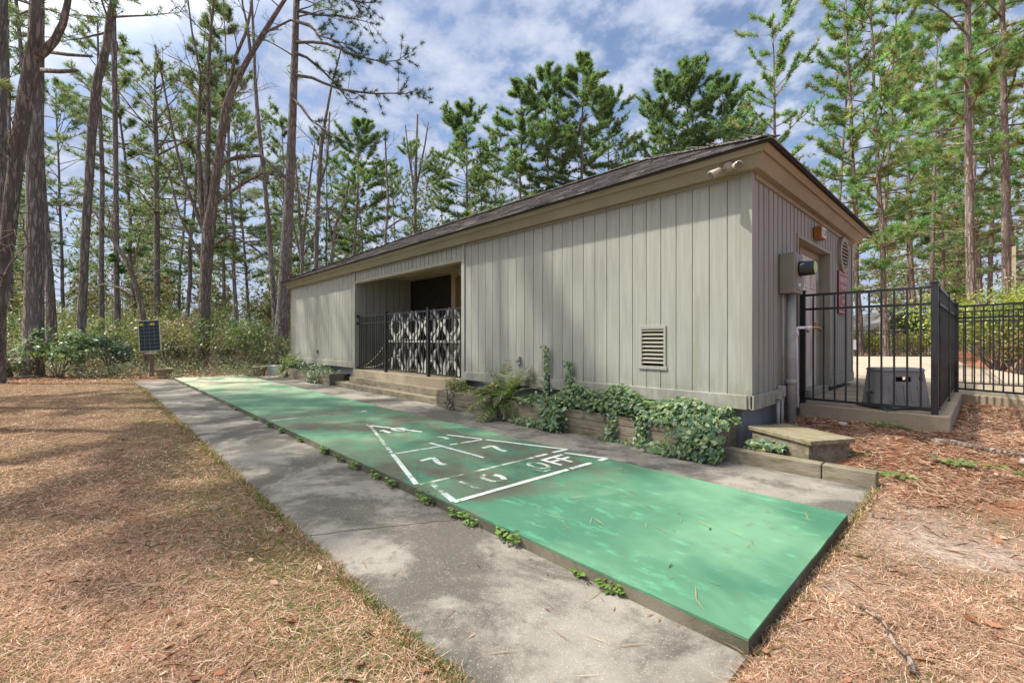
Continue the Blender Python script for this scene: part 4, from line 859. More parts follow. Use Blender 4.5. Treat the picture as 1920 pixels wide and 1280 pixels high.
def bare_parts(parent, pts_list, seed, barkm='bark_brown', depth=3, nb=7, lenf=.42, seg=7, upb=.5, twig_r=.006, tmin=.25):
    """deciduous: given stems (list of (pts, radii)) plus random branching twigs -> trunk + twigs"""
    rg = random.Random(seed); mb = MB(); tw = MB()
    def rec(p, d, ln, r, dep):
        n = 4; pts = [p]; dd = d.copy()
        for i in range(n):
            dd = dd + np.array([rg.uniform(-.22, .22), rg.uniform(-.22, .22), rg.uniform(-.08, .2)]); dd /= np.linalg.norm(dd); pts.append(pts[-1] + dd * ln / n)
        tw.tube(pts, [max(twig_r * .6, r * (1 - .7 * i / n)) for i in range(n + 1)], 5 if dep > 1 else 3, cap=False)
        if dep > 0:
            for k in range(rg.randint(3, 4)):
                f = rg.uniform(.25, 1); i = min(n - 1, int(f * n)); q = pts[i] + (pts[i + 1] - pts[i]) * (f * n - i)
                t = pts[i + 1] - pts[i]; t /= np.linalg.norm(t); s = np.array([rg.gauss(0, 1), rg.gauss(0, 1), rg.gauss(0, .6)]); s -= t * s.dot(t); s /= np.linalg.norm(s)
                nd = t * .8 + s * rg.uniform(.4, .9) + np.array([0, 0, .15]); rec(q, nd / np.linalg.norm(nd), ln * rg.uniform(.4, .65), max(twig_r, r * .5), dep - 1)
    for pts, rad in pts_list:
        pts = [np.array(p, float) for p in pts]; mb.tube(pts, rad, seg + 3 if rad[0] > .08 else seg, cap=False)
        L_ = [0]
        for a, b_ in zip(pts[:-1], pts[1:]): L_.append(L_[-1] + np.linalg.norm(b_ - a))
        tot = L_[-1]
        for k in range(nb):
            s = tot * rg.uniform(tmin, .98); i = max(j for j in range(len(pts) - 1) if L_[j] <= s); f = (s - L_[i]) / (L_[i + 1] - L_[i]); q = pts[i] + (pts[i + 1] - pts[i]) * f
            t = (pts[i + 1] - pts[i]) / np.linalg.norm(pts[i + 1] - pts[i]); a = rg.uniform(0, 6.28); sd_ = np.array([math.cos(a), math.sin(a), rg.uniform(-.1, .3)])
            d = t * upb + sd_; d /= np.linalg.norm(d); rr = rad[i] * (1 - f) + rad[i + 1] * f
            rec(q, d, min(3.2, tot * lenf) * rg.uniform(.5, 1) * (1.1 - .5 * s / tot), min(rr * .45, .03), depth - 1)
    mb.build('trunk', barkm, parent, smooth=True); tw.build('branches', barkm, parent)
def px(pts, d): return [P(u, v, d if len(q) == 0 else q[0]) for (u, v, w_, *q) in pts], [w_ / 2 * d / 838 / math.sqrt(1 + ((u - 960) / 838) ** 2) for (u, v, w_, *q) in pts]
def root_at(u, d): x, y = at(u, d); return (x, y, float(gz(x, y)))

# ---- the big trunks on the left, near to far
t = thing('leaning_tree', 'thick leaning tree with forked top at the left edge, one limb curving right', 'tree', root_at(-25, 8.4))
main, mr_ = px([(-34, 775, 52), (-29, 740, 44), (-12, 640, 37), (1, 540, 34), (14, 450, 33), (25, 350, 32), (38, 250, 33), (51, 170, 36), (60, 115, 32)], 8.4)
b1, r1 = px([(60, 118, 30), (66, 60, 22), (70, -20, 19), (76, -160, 15), (70, -330, 9), (60, -480, 5)], 8.4); b2, r2 = px([(66, 108, 26), (84, 96, 21), (103, 76, 18), (118, 45, 16), (127, 5, 14), (134, -60, 12), (150, -200, 8), (165, -330, 4)], 8.4)
cr0 = P(66, -150, 8.4); ex2 = []
for q_ in range(9):
    a_ = -.55 + q_ * .22; hd = np.array([math.cos(a_), math.sin(a_), 0]); s0 = cr0 + np.array([0, 0, .35 * q_]); l_ = 4.6 - .22 * q_
    ex2.append(([s0, s0 + hd * l_ * .35 + np.array([0, 0, .9]), s0 + hd * l_ * .7 + np.array([0, 0, 1.9]), s0 + hd * l_ + np.array([0, 0, 2.9])], [.085, .065, .042, .015]))
ex = ex2 + [px(q, 8.4) for q in ([(134, -60, 12), (180, -190, 10), (300, -380, 8), (430, -540, 5)], [(70, -20, 15), (150, -330, 10), (330, -560, 7), (520, -700, 4)], [(74, -160, 12), (120, -420, 9), (200, -650, 6)], [(150, -200, 8), (330, -280, 6, 7.6), (500, -420, 4, 7.0)])]
bare_parts(t, [(main, mr_), (b1, r1), (b2, r2)] + ex, 5, 'bark_brown', 2, 5, .28, 9)
vn = MB(); rgv = random.Random(4)
for k in range(16):
    z = rgv.uniform(.3, .95); i = int(z * 7); q = main[i] + (main[i + 1] - main[i]) * rgv.random(); e = q - FW * rgv.uniform(.05, .3) + RT * rgv.uniform(-.5, .7) + np.array([0, 0, rgv.uniform(-.8, .2)])
    vn.tube([q - FW * .2, (q + e) / 2 + np.array([0, 0, .2]), e], [.006, .005, .002], 4, cap=False)
vn.build('vine', 'twig', t)
t = thing('pine_tree', 'massive straight pine trunk with plated bark behind the leaning tree', 'tree', root_at(60, 15))
pts, rad = px([(60, 716, 58), (61, 690, 48), (63, 620, 42), (65, 480, 38), (66, 300, 35), (66, 240, 34), (67, 100, 34), (69, 0, 30), (70, -200, 22), (72, -420, 9)], 15)
pine_parts('pine', 0, 0, .60, 3.6, 11, 26, 16, .25, .02, GREEN_L, pts=pts, radii=rad, parent=t, dead=14, tseg=16)
mb = MB()
for (a, b_, w0, w1) in (((80, 96), (172, 106), 7, 4), ((75, 132), (146, 133), 9, 6)):
    q, e = P(*a, 14.8), P(*b_, 14.3); mb.tube([q, (q + e) / 2 + np.array([0, 0, -.03]), e], [w0 / 2 * 14.5 / 838, w0 / 2.3 * 14.5 / 838, w1 / 2 * 14.5 / 838], 7)
mb.build('dead_limb', 'bark_grey', t, smooth=True)
def pxpine(label, d, pts, cb, cr, seed, **kw):
    t = thing('pine_tree', label, 'tree', root_at(pts[0][0], d), kw.pop('group', None)); p, r = px(pts, d); kw.setdefault('nl', 24); kw.setdefault('cols', GREEN_L)
    pine_parts('pine', 0, 0, cb, cr, seed, pts=p, radii=r, parent=t, **kw); return t
pxpine('slim pine trunk leaning out behind the massive left trunk, on its right side', 18, [(99, 696, 26), (95, 560, 20), (87, 450, 17), (80, 350, 15), (72, 200, 13), (66, 50, 11), (58, -200, 7), (50, -330, 4)], .6, 2.8, 12, nwd=.024)
pxpine('thin leaning pine trunk between the leaning tree and the massive trunk top', 20, [(64, 690, 15), (54, 300, 12), (45, 150, 10), (38, 80, 9), (30, 0, 8), (8, -260, 4)], .62, 2.8, 13, nwd=.026)
pxpine('vertical dark pine trunk cut off by the left edge of the photo', 13, [(0, 720, 26), (2, 480, 22), (4, 300, 21), (6, 0, 19), (10, -300, 14), (10, -430, 6)], .6, 3.2, 14, nwd=.02)
pxpine('pine with a crooked kink in its upper trunk, left of the solar panel', 16.5, [(146, 704, 30), (150, 660, 22), (156, 540, 19), (160, 440, 19), (167, 340, 19), (172, 250, 20), (177, 190, 20), (183, 148, 20), (192, 118, 19), (200, 85, 17), (205, 40, 16), (213, 0, 14), (220, -150, 9), (226, -330, 4)], .58, 3.4, 15, nwd=.022, dead=12)
pxpine('straight slim pine with ivy round its lower trunk, right of the crooked pine', 21, [(223, 690, 16), (219, 560, 12), (217, 300, 11), (214, 100, 11), (213, 0, 9), (212, -200, 6), (212, -300, 3)], .62, 2.8, 16, nwd=.026, dead=14)
pxpine('thin half hidden pine trunk just right of the crooked pine', 24, [(191, 680, 13), (190, 480, 11), (192, 330, 10), (187, 200, 8), (184, 100, 5), (183, 40, 3)], .55, 2.2, 17, nwd=.03)
pxpine('mid-height pine with a full round crown above the solar panel', 27, [(294, 672, 16), (294, 560, 13), (294, 400, 12), (293, 280, 10), (291, 200, 7), (290, 118, 3)], .38, 4.0, 18, nl=52, nwd=.032, nln=.28, dead=12, prof='round')
pxpine('tall pine by the far roof corner with long tufted limbs reaching right', 21.5, [(522, 690, 40), (526, 650, 30), (532, 560, 24), (537, 450, 21), (543, 350, 18), (548, 230, 16), (552, 120, 14), (556, 0, 12), (560, -150, 9), (564, -330, 4)], .55, 3.0, 19, nl=22, nwd=.026, dead=8)
tp = bpy.context.scene.objects[-1].parent if False else [o for o in COL.objects if o.get('label', '').startswith('tall pine by the far roof')][0]
rgl = random.Random(21); mb = MB(); tf = []
for lp in ([(556, 80), (585, 79), (612, 82), (640, 92), (658, 101), (690, 110), (717, 116), (745, 114), (764, 100)], [(553, 141), (585, 146), (607, 156), (640, 168), (675, 173), (705, 176), (734, 175), (760, 176), (784, 168)],
           [(552, 99), (575, 108), (600, 128), (620, 148), (640, 170), (655, 195)], [(550, 186), (565, 200), (582, 224), (610, 244), (633, 257), (665, 272), (700, 276)], [(556, 40), (580, 46), (599, 67), (640, 80), (675, 90)],
           [(558, 0), (590, -12), (640, -5), (680, 6), (715, 4)], [(559, -50), (600, -60), (660, -40), (700, -25)], [(557, 20), (590, 28), (640, 30), (700, 44)], [(560, -90), (610, -110), (670, -90), (730, -100)]):
    dd = 21.3 + rgl.uniform(-.8, .8); n = len(lp); pts = [P(u, v, 21.4 + (dd - 21.4) * i / n * 2) for i, (u, v) in enumerate(lp)]; mb.tube(pts, [.075 * (1 - .8 * i / (n - 1)) for i in range(n)], 6, cap=False)
    for k in range(20):
        f = rgl.uniform(.30, 1) * (n - 1); i = min(n - 2, int(f)); q = pts[i] + (pts[i + 1] - pts[i]) * (f - i)
        td = RT * rgl.uniform(.1, 1) + FW * rgl.uniform(-.8, .8) + np.array([0, 0, rgl.uniform(-.75, .6)]); td /= np.linalg.norm(td); tl = rgl.uniform(.3, 1.25); e = q + td * tl
        mb.tube([q, (q + e) / 2 + np.array([0, 0, -.08]), e], [.016, .012, .006], 3, cap=False)
        for g in (1, .62): tf.append((q + (e - q) * g, (td + np.array([0, 0, .35])) / np.linalg.norm(td + np.array([0, 0, .35]))))
    tf.append((pts[-1], RT))
mb.build('limbs', 'bark_grey', tp, smooth=True)
PC = np.array([q[0] for q in tf]); AX = np.array([q[1] for q in tf]); V = needle_tris(PC, AX, 46, .26, .016, 1.3, .2)
arr_mesh('needle_tufts', V, np.repeat(jitter(np.array([(.035, .075, .055), (.045, .09, .06), (.05, .085, .045)]), len(PC), .25), 46, 0), 'needles', tp)
# ---- bare deciduous trees
t = thing('bare_tree', 'large bare tree with many ascending stems beyond the end of the court', 'tree', root_at(381, 20))
S9 = [[(380, 694, 40), (381, 680, 30), (382, 640, 25), (384, 560, 23), (388, 480, 24), (392, 430, 26), (398, 390, 20), (408, 310, 18), (418, 240, 17), (424, 200, 17), (434, 172, 14), (455, 130, 12), (480, 85, 10), (505, 45, 9), (540, -10, 7), (600, -110, 4)],
      [(389, 450, 14), (388, 380, 12), (389, 300, 11), (391, 220, 9), (390, 150, 8), (393, 90, 7), (397, 40, 6), (404, -30, 5), (410, -120, 3)], [(386, 450, 13), (378, 390, 11), (375, 310, 10), (372, 280, 9), (374, 200, 6), (376, 140, 5), (360, 60, 4), (350, -20, 3)],
      [(384, 440, 10), (362, 382, 7), (342, 325, 6), (322, 240, 5), (306, 155, 4), (290, 85, 3)], [(400, 330, 9), (420, 303, 8), (450, 293, 8), (490, 292, 7), (510, 310, 6), (545, 340, 5), (580, 385, 3)], [(398, 385, 8), (425, 365, 7), (455, 345, 6), (490, 325, 5), (520, 322, 4)],
      [(420, 215, 8), (440, 110, 7), (462, 60, 6), (470, 20, 5), (476, -60, 3)], [(470, 100, 7), (462, 40, 5), (455, 10, 4), (450, -60, 3)], [(452, 136, 7), (500, 60, 5), (545, 38, 4), (580, 50, 3)], [(386, 500, 9), (360, 450, 6), (335, 400, 5), (318, 330, 4), (300, 300, 3)],
      [(390, 470, 8), (430, 440, 6), (470, 460, 5), (510, 490, 4), (540, 510, 3)]]
bare_parts(t, [px(s, 20) for s in S9], 9, 'bark_brown', 3, 7, .22, 8, tmin=.3, twig_r=.009)
t = thing('dead_tree', 'pale dead tree leaning left behind the solar panel', 'tree', root_at(277, 17.5))
bare_parts(t, [px(s, 17.5) for s in ([(277, 702, 15), (268, 590, 12), (258, 545, 12), (250, 520, 11), (238, 490, 11), (215, 455, 9), (195, 425, 7), (176, 395, 5), (160, 378, 3)], [(246, 512, 6), (254, 480, 5), (262, 440, 3), (290, 400, 2)], [(250, 555, 6), (225, 540, 5), (195, 533, 4), (165, 540, 2)], [(217, 457, 5), (212, 420, 4), (200, 380, 2)])], 31, 'bark_pale', 2, 4, .25, 7)
def bare(label, d, stems, seed, m='bark_grey', nb=8, dep=2): t = thing('bare_tree', label, 'tree', root_at(stems[0][0][0], d)); bare_parts(t, [px(s, d) for s in stems], seed, m, dep, nb, .25, 5, tmin=.3, twig_r=.01)
bare('slender bare tree right of the large bare tree, slightly leaning', 25, [[(521, 684, 14), (512, 540, 11), (505, 440, 10), (495, 330, 9), (485, 240, 9), (478, 150, 7), (476, 80, 6), (470, -40, 4)]], 41)
bare('bare tree with one tall stem standing over the far roof corner', 26, [[(592, 690, 11), (593, 470, 9), (598, 330, 9), (603, 265, 8), (610, 225, 6), (622, 160, 4), (640, 90, 3)], [(597, 360, 5), (614, 300, 4), (618, 210, 3)]], 42)
bare('multi-stemmed bare sapling left of the tall bare stem over the roof', 24, [[(567, 690, 8), (566, 480, 7), (560, 380, 5), (555, 320, 4), (550, 250, 3)], [(567, 470, 6), (574, 400, 5), (582, 330, 4), (590, 270, 2)], [(567, 500, 5), (545, 400, 4), (538, 340, 2)], [(568, 480, 5), (590, 440, 4), (606, 400, 2)]], 43)
bare('thin wavy bare tree above the middle of the left roof', 31, [[(722, 690, 7), (723, 440, 5), (728, 380, 5), (724, 310, 4), (722, 250, 3)], [(724, 430, 4), (745, 415, 3), (770, 405, 2)]], 44)
bare('pale bare tree with upright twigs between two pines over the roof', 40, [[(778, 690, 8), (778, 420, 6), (780, 300, 5), (783, 215, 3)], [(779, 380, 4), (765, 280, 3), (760, 235, 2)], [(779, 360, 4), (797, 270, 3), (803, 230, 2)]], 45, 'bark_pale')
bare('dark crooked bare sapling between the tall bare stem and the roof pine', 25, [[(632, 690, 8), (622, 480, 6), (630, 420, 6), (648, 380, 5), (655, 330, 3)], [(624, 470, 5), (615, 400, 4), (640, 360, 2)]], 46)

# ---- pines with crowns behind the building and on the right; templates, then copies
TPL = {}
def template(key, **kw):
    e = thing('pine_tree', 'pine', 'tree', (0, 0, 0)); pine_parts('pine', parent=e, base=(0, 0, 0), **kw); TPL[key] = [e, False, kw['H']]
template('tall_a', H=18, r0=.13, cb=.42, cr=2.9, seed=101, nl=60, npt=26, nln=.29, nwd=.038, ntw=9, tpt=3, prof='round')
template('tall_b', H=18, r0=.12, cb=.38, cr=2.6, seed=102, nl=60, npt=26, nln=.29, nwd=.038, ntw=9, tpt=3, prof='round')
template('tall_c', H=18, r0=.13, cb=.46, cr=3.1, seed=103, nl=60, npt=26, nln=.29, nwd=.038, ntw=9, tpt=3, prof='round')
template('slim_l', H=16, r0=.085, cb=.25, cr=3.0, seed=104, nl=44, npt=18, nln=.30, nwd=.030, tpt=3, lean=(.9, .4), cols=GREEN_L, prof='open', dead=14)
template('wide_l', H=16, r0=.085, cb=.25, cr=3.7, seed=105, nl=48, npt=18, nln=.30, nwd=.030, tpt=3, lean=(-.6, .8), cols=GREEN_L, prof='round', dead=10)
template('right_a', H=18, r0=.13, cb=.25, cr=3.6, seed=106, nl=48, npt=20, nln=.30, nwd=.036, tpt=3, ntw=6, cols=GREEN_R, prof='open', barkm='bark_warm')
template('right_b', H=18, r0=.115, cb=.18, cr=3.0, seed=107, nl=48, npt=20, nln=.30, nwd=.036, tpt=3, ntw=6, cols=GREEN_R, prof='round', barkm='bark_warm')
template('slim_r', H=17, r0=.10, cb=.30, cr=2.5, seed=108, nl=50, npt=20, nln=.32, nwd=.038, tpt=2, cols=GREEN_R, prof='open', barkm='bark_warm', dead=14)
def place(key, u, d, vtop, label, rot=None, wide=1.0, group=None, dz=0):
    e, used, H = TPL[key]; x, y = at(u, d); z = float(gz(x, y)); ztop = CAM_Z + (637 - vtop) / 838 * d; s = (ztop - z) / H
    if not used: o = e; TPL[key][1] = True; o.location = (x, y, z); o['label'] = label
    else: o = copy_thing(e, (x, y, z), label)
    if group: o['group'] = group
    elif 'group' in o: del o['group']
    o.scale = (s * wide, s * wide, s); o.rotation_euler = (random.uniform(-.035, .035), random.uniform(-.035, .035), random.uniform(0, 6.28) if rot is None else rot); return o
place('tall_a', 658, 37, 225, 'pine with a thin dark trunk above the left part of the roof', wide=1.1)
place('wide_l', 790, 40, 270, 'grey-green pine between the bare trees and the green pines over the roof')
place('tall_c', 876, 39, 198, 'leftmost dense green pine above the middle of the roof', wide=1.08)
place('tall_b', 972, 35, 156, 'dense green pine with a pointed left shoulder, second in the row above the roof', wide=1.20)
place('tall_a', 1036, 35, 136, 'narrow green pine just left of the tallest pine above the roof', wide=0.96)
place('tall_b', 1088, 34, 122, 'tallest dark green pine in the row above the roof', wide=1.20)
place('tall_c', 1135, 37, 176, 'green pine just right of the tallest pine above the roof', wide=0.90)
place('tall_a', 1247, 39, 162, 'green pine at the left of the group above the near half of the roof', wide=1.08)
place('tall_c', 1292, 39, 128, 'tallest pine of the group above the near half of the roof', wide=1.08)
place('tall_b', 1330, 40, 150, 'pine with pale trunk in the middle of the group above the roof', wide=1.08)
place('tall_a', 1362, 38, 145, 'pine at the right of the group above the roof', wide=0.96)
place('right_a', 1467, 28, 32, 'tall pine rising straight behind the near roof corner', wide=.95)
place('right_b', 1420, 36, 190, 'brownish pine half hidden left of the near roof corner', wide=.9)
place('right_a', 1612, 26.5, -20, 'tall pine just right of the roof end with a forked left limb', wide=1.05)
place('right_b', 1664, 25, -70, 'tall pine with a dense trunk second right of the roof end', wide=1.0)
place('right_a', 1560, 33, 90, 'pine seen over the end wall eave', wide=.9)
place('slim_r', 1650, 30, 10, 'slim pine trunk touching the left of the dense pine behind the deck fence')
place('slim_r', 1703, 41, 60, 'first of two thin pines side by side behind the fence post')
place('slim_r', 1718, 39, 40, 'second of two thin pines side by side behind the fence post')
place('right_b', 1745, 34, 30, 'medium pine in the gap between the paired thin pines and the big right pine', wide=.9)
place('slim_r', 1790, 46, 120, 'thin far pine just left of the big right pine')
place('slim_r', 1840, 31, -20, 'thin pine right of the big right pine')
place('slim_r', 1856, 34, 20, 'thin pale pine left of the last big pine')
place('right_b', 1906, 40, 50, 'far pine at the right edge behind the hedge')
place('right_a', 1950, 27, -40, 'pine just outside the right edge with branches reaching in', wide=1.2)
place('slim_r', 1772, 38, 150, 'short thin pine behind the hedge left of the big right pine')
# two big pines on the right, close enough to show tufts
for (label, d, pts, sd_, az_) in (('big straight pine trunk rising behind the right fence, tufted lower limbs', 16.5, [(1824, 660, 22), (1821, 560, 19), (1818, 430, 18), (1816, 300, 16), (1814, 150, 14), (1815, 0, 12), (1818, -200, 9), (1820, -420, 4)], 51, None),
                                  ('big dark pine trunk at the far right above the hedge', 17.5, [(1890, 660, 22), (1887, 540, 18), (1885, 400, 17), (1884, 250, 15), (1880, 100, 13), (1878, -50, 11), (1876, -250, 8), (1874, -420, 4)], 52, None)):
    pxpine(label, d, pts, .33, 3.1, sd_, nl=58, npt=34, nln=.28, nwd=.022, tpt=3, cols=GREEN_R, barkm='bark_warm', prof='open', dead=10, ntw=7, tseg=14)
# left background rows
names = [(22, 32, 20), (118, 36, 150), (252, 33, 110), (330, 38, 190), (350, 30, 50), (418, 34, 120), (444, 29, -20), (470, 39, 200), (545, 41, 210), (610, 44, 260), (690, 42, 290), (750, 46, 310), (838, 46, 300), (910, 46, 260)]
ordn = ['leftmost', 'second from left', 'third from left', 'fourth from left', 'fifth from left', 'sixth from left', 'seventh from left', 'eighth from left', 'ninth from left', 'tenth from left', 'eleventh from left', 'twelfth from left', 'thirteenth from left', 'fourteenth from left', 'fifteenth from left', 'sixteenth from left', 'seventeenth from left', 'eighteenth from left', 'nineteenth from left', 'twentieth from left', 'last on the right']
for k, (u, d, vt) in enumerate(sorted(names)):
    place(('slim_l', 'wide_l')[k % 2], u, d, vt, ordn[k] + ' of the hazy background pines left of and behind the roof', group='background pines in the left wood', wide=random.uniform(.85, 1.15))
# pines on the sunny side left of the camera, outside the picture, whose shade falls on lawn and wall
for k, (lat, d, H, lab) in enumerate(((-15.5, 9.5, 17, 'pine left of the leaning tree, outside the photo'), (-11, 3.0, 15, 'pine at the near left of the lawn, outside the photo'), (-9.7, 6.4, 17, 'pine close to the leaning tree, outside the photo on the left'), (-17, 3.5, 19, 'tall pine further left of the lawn, outside the photo'))):
    p = FW * d + RT * lat; o = copy_thing(TPL['slim_l' if k != 2 else 'tall_c'][0], (p[0], p[1], 0), lab, 'pines on the sunny side of the lawn'); s = H / (16 if k != 2 else 18); o.scale = (s * 1.15, s * 1.15, s); o.rotation_euler = (0, 0, k * 1.3)

# ---- far wood that reads as one mass
def far_wood(name, label, u0, u1, d0, d1, n, hmax, cols, seed):
    mb = MB(); rg = np.random.default_rng(seed); u = rg.uniform(u0, u1, n); d = rg.uniform(d0, d1, n); h = hmax * rg.beta(1.3, 1.6, n)
    C = FW[None] * d[:, None] + RT[None] * (d * (u - 960) / 838)[:, None]; C[:, 2] = h
    cl = np.sin(u * .05) + np.sin(u * .021 + 2) + .6 * np.sin(h * 1.7 + u * .03); keep = rg.random(n) < np.clip(.5 + .4 * cl - .35 * (h / hmax) ** 2, .05, 1); C = C[keep]
    V = needle_tris(C, unit(len(C)), 7, .55, .13, 1.3); o = arr_mesh(name, V, np.repeat(jitter(cols, len(C), .4), 7, 0), 'needles'); tag(o, label, 'wood', kind='stuff')
far_wood('distant_wood', 'distant pine wood behind the left trees, one soft green mass', -300, 1000, 42, 72, 50000, 21, np.array([(.15, .21, .12), (.19, .23, .12), (.12, .17, .10), (.22, .19, .12)]), 1)
far_wood('distant_thicket', 'low distant thicket behind the undergrowth of the left wood', -320, 620, 33, 44, 16000, 6.5, np.array([(.19, .22, .10), (.24, .21, .12), (.15, .19, .09), (.26, .20, .13)]), 3)
far_wood('distant_wood', 'distant sunlit wood behind the house and hedge on the right', 1380, 2150, 42, 72, 32000, 20, np.array([(.21, .27, .11), (.18, .24, .10), (.26, .27, .12), (.26, .20, .11)]), 2)

# ---- undergrowth on the left
def undergrowth(name, label, ncl, u0, u1, d0, d1, zlo, zhi, rad, nleaf, size, cols, seed, mat='leaves', tw=3):
    rg = np.random.default_rng(seed); Cs, Ks = [], []; mb = MB()
    for k in range(ncl):
        d = rg.uniform(d0, d1); u = rg.uniform(u0, u1); x, y = at(u, d); z = float(gz(x, y)) + rg.uniform(zlo, zhi) * (1.0 if d > (d0 + d1) / 2 else .6); r = rad * rg.uniform(.6, 1.3)
        v = rg.normal(size=(nleaf, 3)); v /= np.linalg.norm(v, axis=1, keepdims=True); v *= r * rg.uniform(.35, 1, (nleaf, 1)) ** .6; v[:, 2] *= .75
        c = np.array([x, y, z]) + v; c = c[c[:, 2] > float(gz(x, y)) + .01]; Cs.append(c); base = cols[rg.integers(0, len(cols))]; Ks.append(np.repeat(np.array(base)[None], len(c), 0))
        for q in range(tw):
            e = np.array([x, y, z]) + rg.normal(size=3) * r * .75; b_ = np.array([x + rg.uniform(-.3, .3), y + rg.uniform(-.3, .3), float(gz(x, y)) - .02]); m_ = (b_ + e) / 2 + rg.normal(size=3) * .15; mb.tube([b_, m_, e], [.012, .009, .003], 3, cap=False)
    C = np.concatenate(Cs); K = np.concatenate(Ks); n = len(C); Nn = unit(n) * .8 + np.array([0, 0, .6]); Nn /= np.linalg.norm(Nn, axis=1, keepdims=True)
    col = np.clip(K * RNG.uniform(.65, 1.35, (n, 1)) * RNG.uniform(.9, 1.1, (n, 3)), 0, 1)
    o = arr_mesh(name, leaf_polys(C, Nn, RNG.uniform(.6, 1.3, n) * size), col, mat); tag(o, label, 'undergrowth', kind='stuff')
    o2 = mb.build('undergrowth_twigs', 'twig'); tag(o2, 'bare twigs and stems in ' + label, 'undergrowth', kind='stuff')
UG = [(0.125, 0.185, 0.048), (0.088, 0.167, 0.056), (0.176, 0.221, 0.072), (0.250, 0.221, 0.113), (0.294, 0.259, 0.145), (0.192, 0.194, 0.080), (0.236, 0.241, 0.145), (0.073, 0.139, 0.048)]
undergrowth('undergrowth', 'the tangled brown and olive undergrowth of the left wood', 560, -330, 575, 18.5, 33, .2, 3.0, .95, 115, .135, UG, 5, tw=6)
undergrowth('ground_cover', 'the low pale green ground cover at the wood edge', 260, -330, 500, 14.3, 20.0, .02, .5, .42, 90, .075, [(.17, .21, .13), (.23, .26, .18), (.13, .17, .09), (.22, .18, .12), (.28, .28, .21)], 6, tw=2)
undergrowth('undergrowth', 'the shrubby growth behind the terrace on the right', 60, 1560, 2000, 34, 46, .2, 2.0, 1.0, 90, .16, [(.20, .20, .05), (.25, .22, .06), (.12, .15, .05), (.24, .17, .07)], 8, tw=2)
def shrub(label, u, d, w_, h, z0, n, size, cols, seed, kind='leaf6', name='shrub', stems=7, off=(0, 0), flat=1.0, lobes=9, up=.55):
    rg = np.random.default_rng(seed); x, y = at(u, d); x += off[0]; y += off[1]; z = float(gz(x, y)); t = thing(name, label, 'shrub', (x, y, z)); Cs = []; Os = []; mb = MB()
    for k in range(lobes):
        a = rg.uniform(0, 6.28); rr = w_ / 2 * math.sqrt(rg.random()) * .75; c = np.array([x + math.cos(a) * rr, y + math.sin(a) * rr * flat, z + z0 + (h - z0) * rg.uniform(.3, .85)]); r = rg.uniform(.22, .42) * w_ / 1.6
        m_ = n // lobes; v = rg.normal(size=(m_, 3)); v /= np.linalg.norm(v, axis=1, keepdims=True); q = c + v * r * rg.uniform(.55, 1, (m_, 1)) * np.array([1, 1, .8]); q = q[q[:, 2] > z + .02]; Cs.append(q); Os.append((q - c) / r)
        mb.tube([(x + rg.uniform(-.1, .1), y + rg.uniform(-.1, .1), z - .05), (np.array([x, y, z]) + c) / 2 + rg.normal(size=3) * .08, c], [.022, .015, .007], 4, cap=False)
    C = np.concatenate(Cs); O = np.concatenate(Os); Nn = O * .6 + unit(len(C)) * .55 + np.array([0, 0, up]); Nn /= np.linalg.norm(Nn, axis=1, keepdims=True)
    mb.build('stems', 'twig', t); arr_mesh('foliage', leaf_polys(C, Nn, rg.uniform(.7, 1.25, len(C)) * size, kind), jitter(np.array(cols), len(C), .35), 'leaves', t); return t
GR = [(0.153, 0.242, 0.115), (0.217, 0.315, 0.163), (0.108, 0.190, 0.093), (0.261, 0.315, 0.139)]
shrub('broad glossy green shrub in front of the crooked pine trunk', 112, 14.9, 2.3, 1.75, .35, 1500, .115, GR, 61)
shrub('darker bluish green shrub left of the solar panel', 212, 16.0, 1.8, 1.55, .25, 1200, .10, [(.035, .075, .05), (.05, .095, .06), (.08, .12, .08)], 62)
shrub('pale olive shrub low at the left edge of the wood', 22, 14.6, 1.9, .95, .1, 900, .095, [(.12, .14, .075), (.15, .16, .10), (.09, .11, .05)], 63)
shrub('green shrub right behind the solar panel post', 330, 19.0, 1.9, 1.25, .1, 1000, .10, [(.07, .11, .05), (.11, .13, .07), (.14, .13, .08)], 64)
shrub('yellow green bush between the stump and the building', 480, 23, 2.4, 1.9, .2, 1100, .12, [(.13, .16, .05), (.16, .17, .06), (.10, .12, .05)], 65)
shrub('reddish brown dry bush between the solar panel and the large bare tree', 342, 22, 2.6, 2.2, .5, 1300, .10, [(.19, .11, .07), (.15, .10, .06), (.22, .15, .10)], 66)
shrub('tall yellow green shrub behind the far roof corner', 500, 27, 3.0, 4.2, 1.2, 1300, .14, [(.15, .17, .06), (.18, .16, .08), (.12, .13, .05)], 67)
shrub('bright ivy clump high on the slim left pine', 216, 20.8, 1.0, 5.4, 3.9, 500, .12, [(.05, .16, .03), (.07, .20, .03), (.12, .2, .03)], 68, name='ivy_clump', lobes=5)
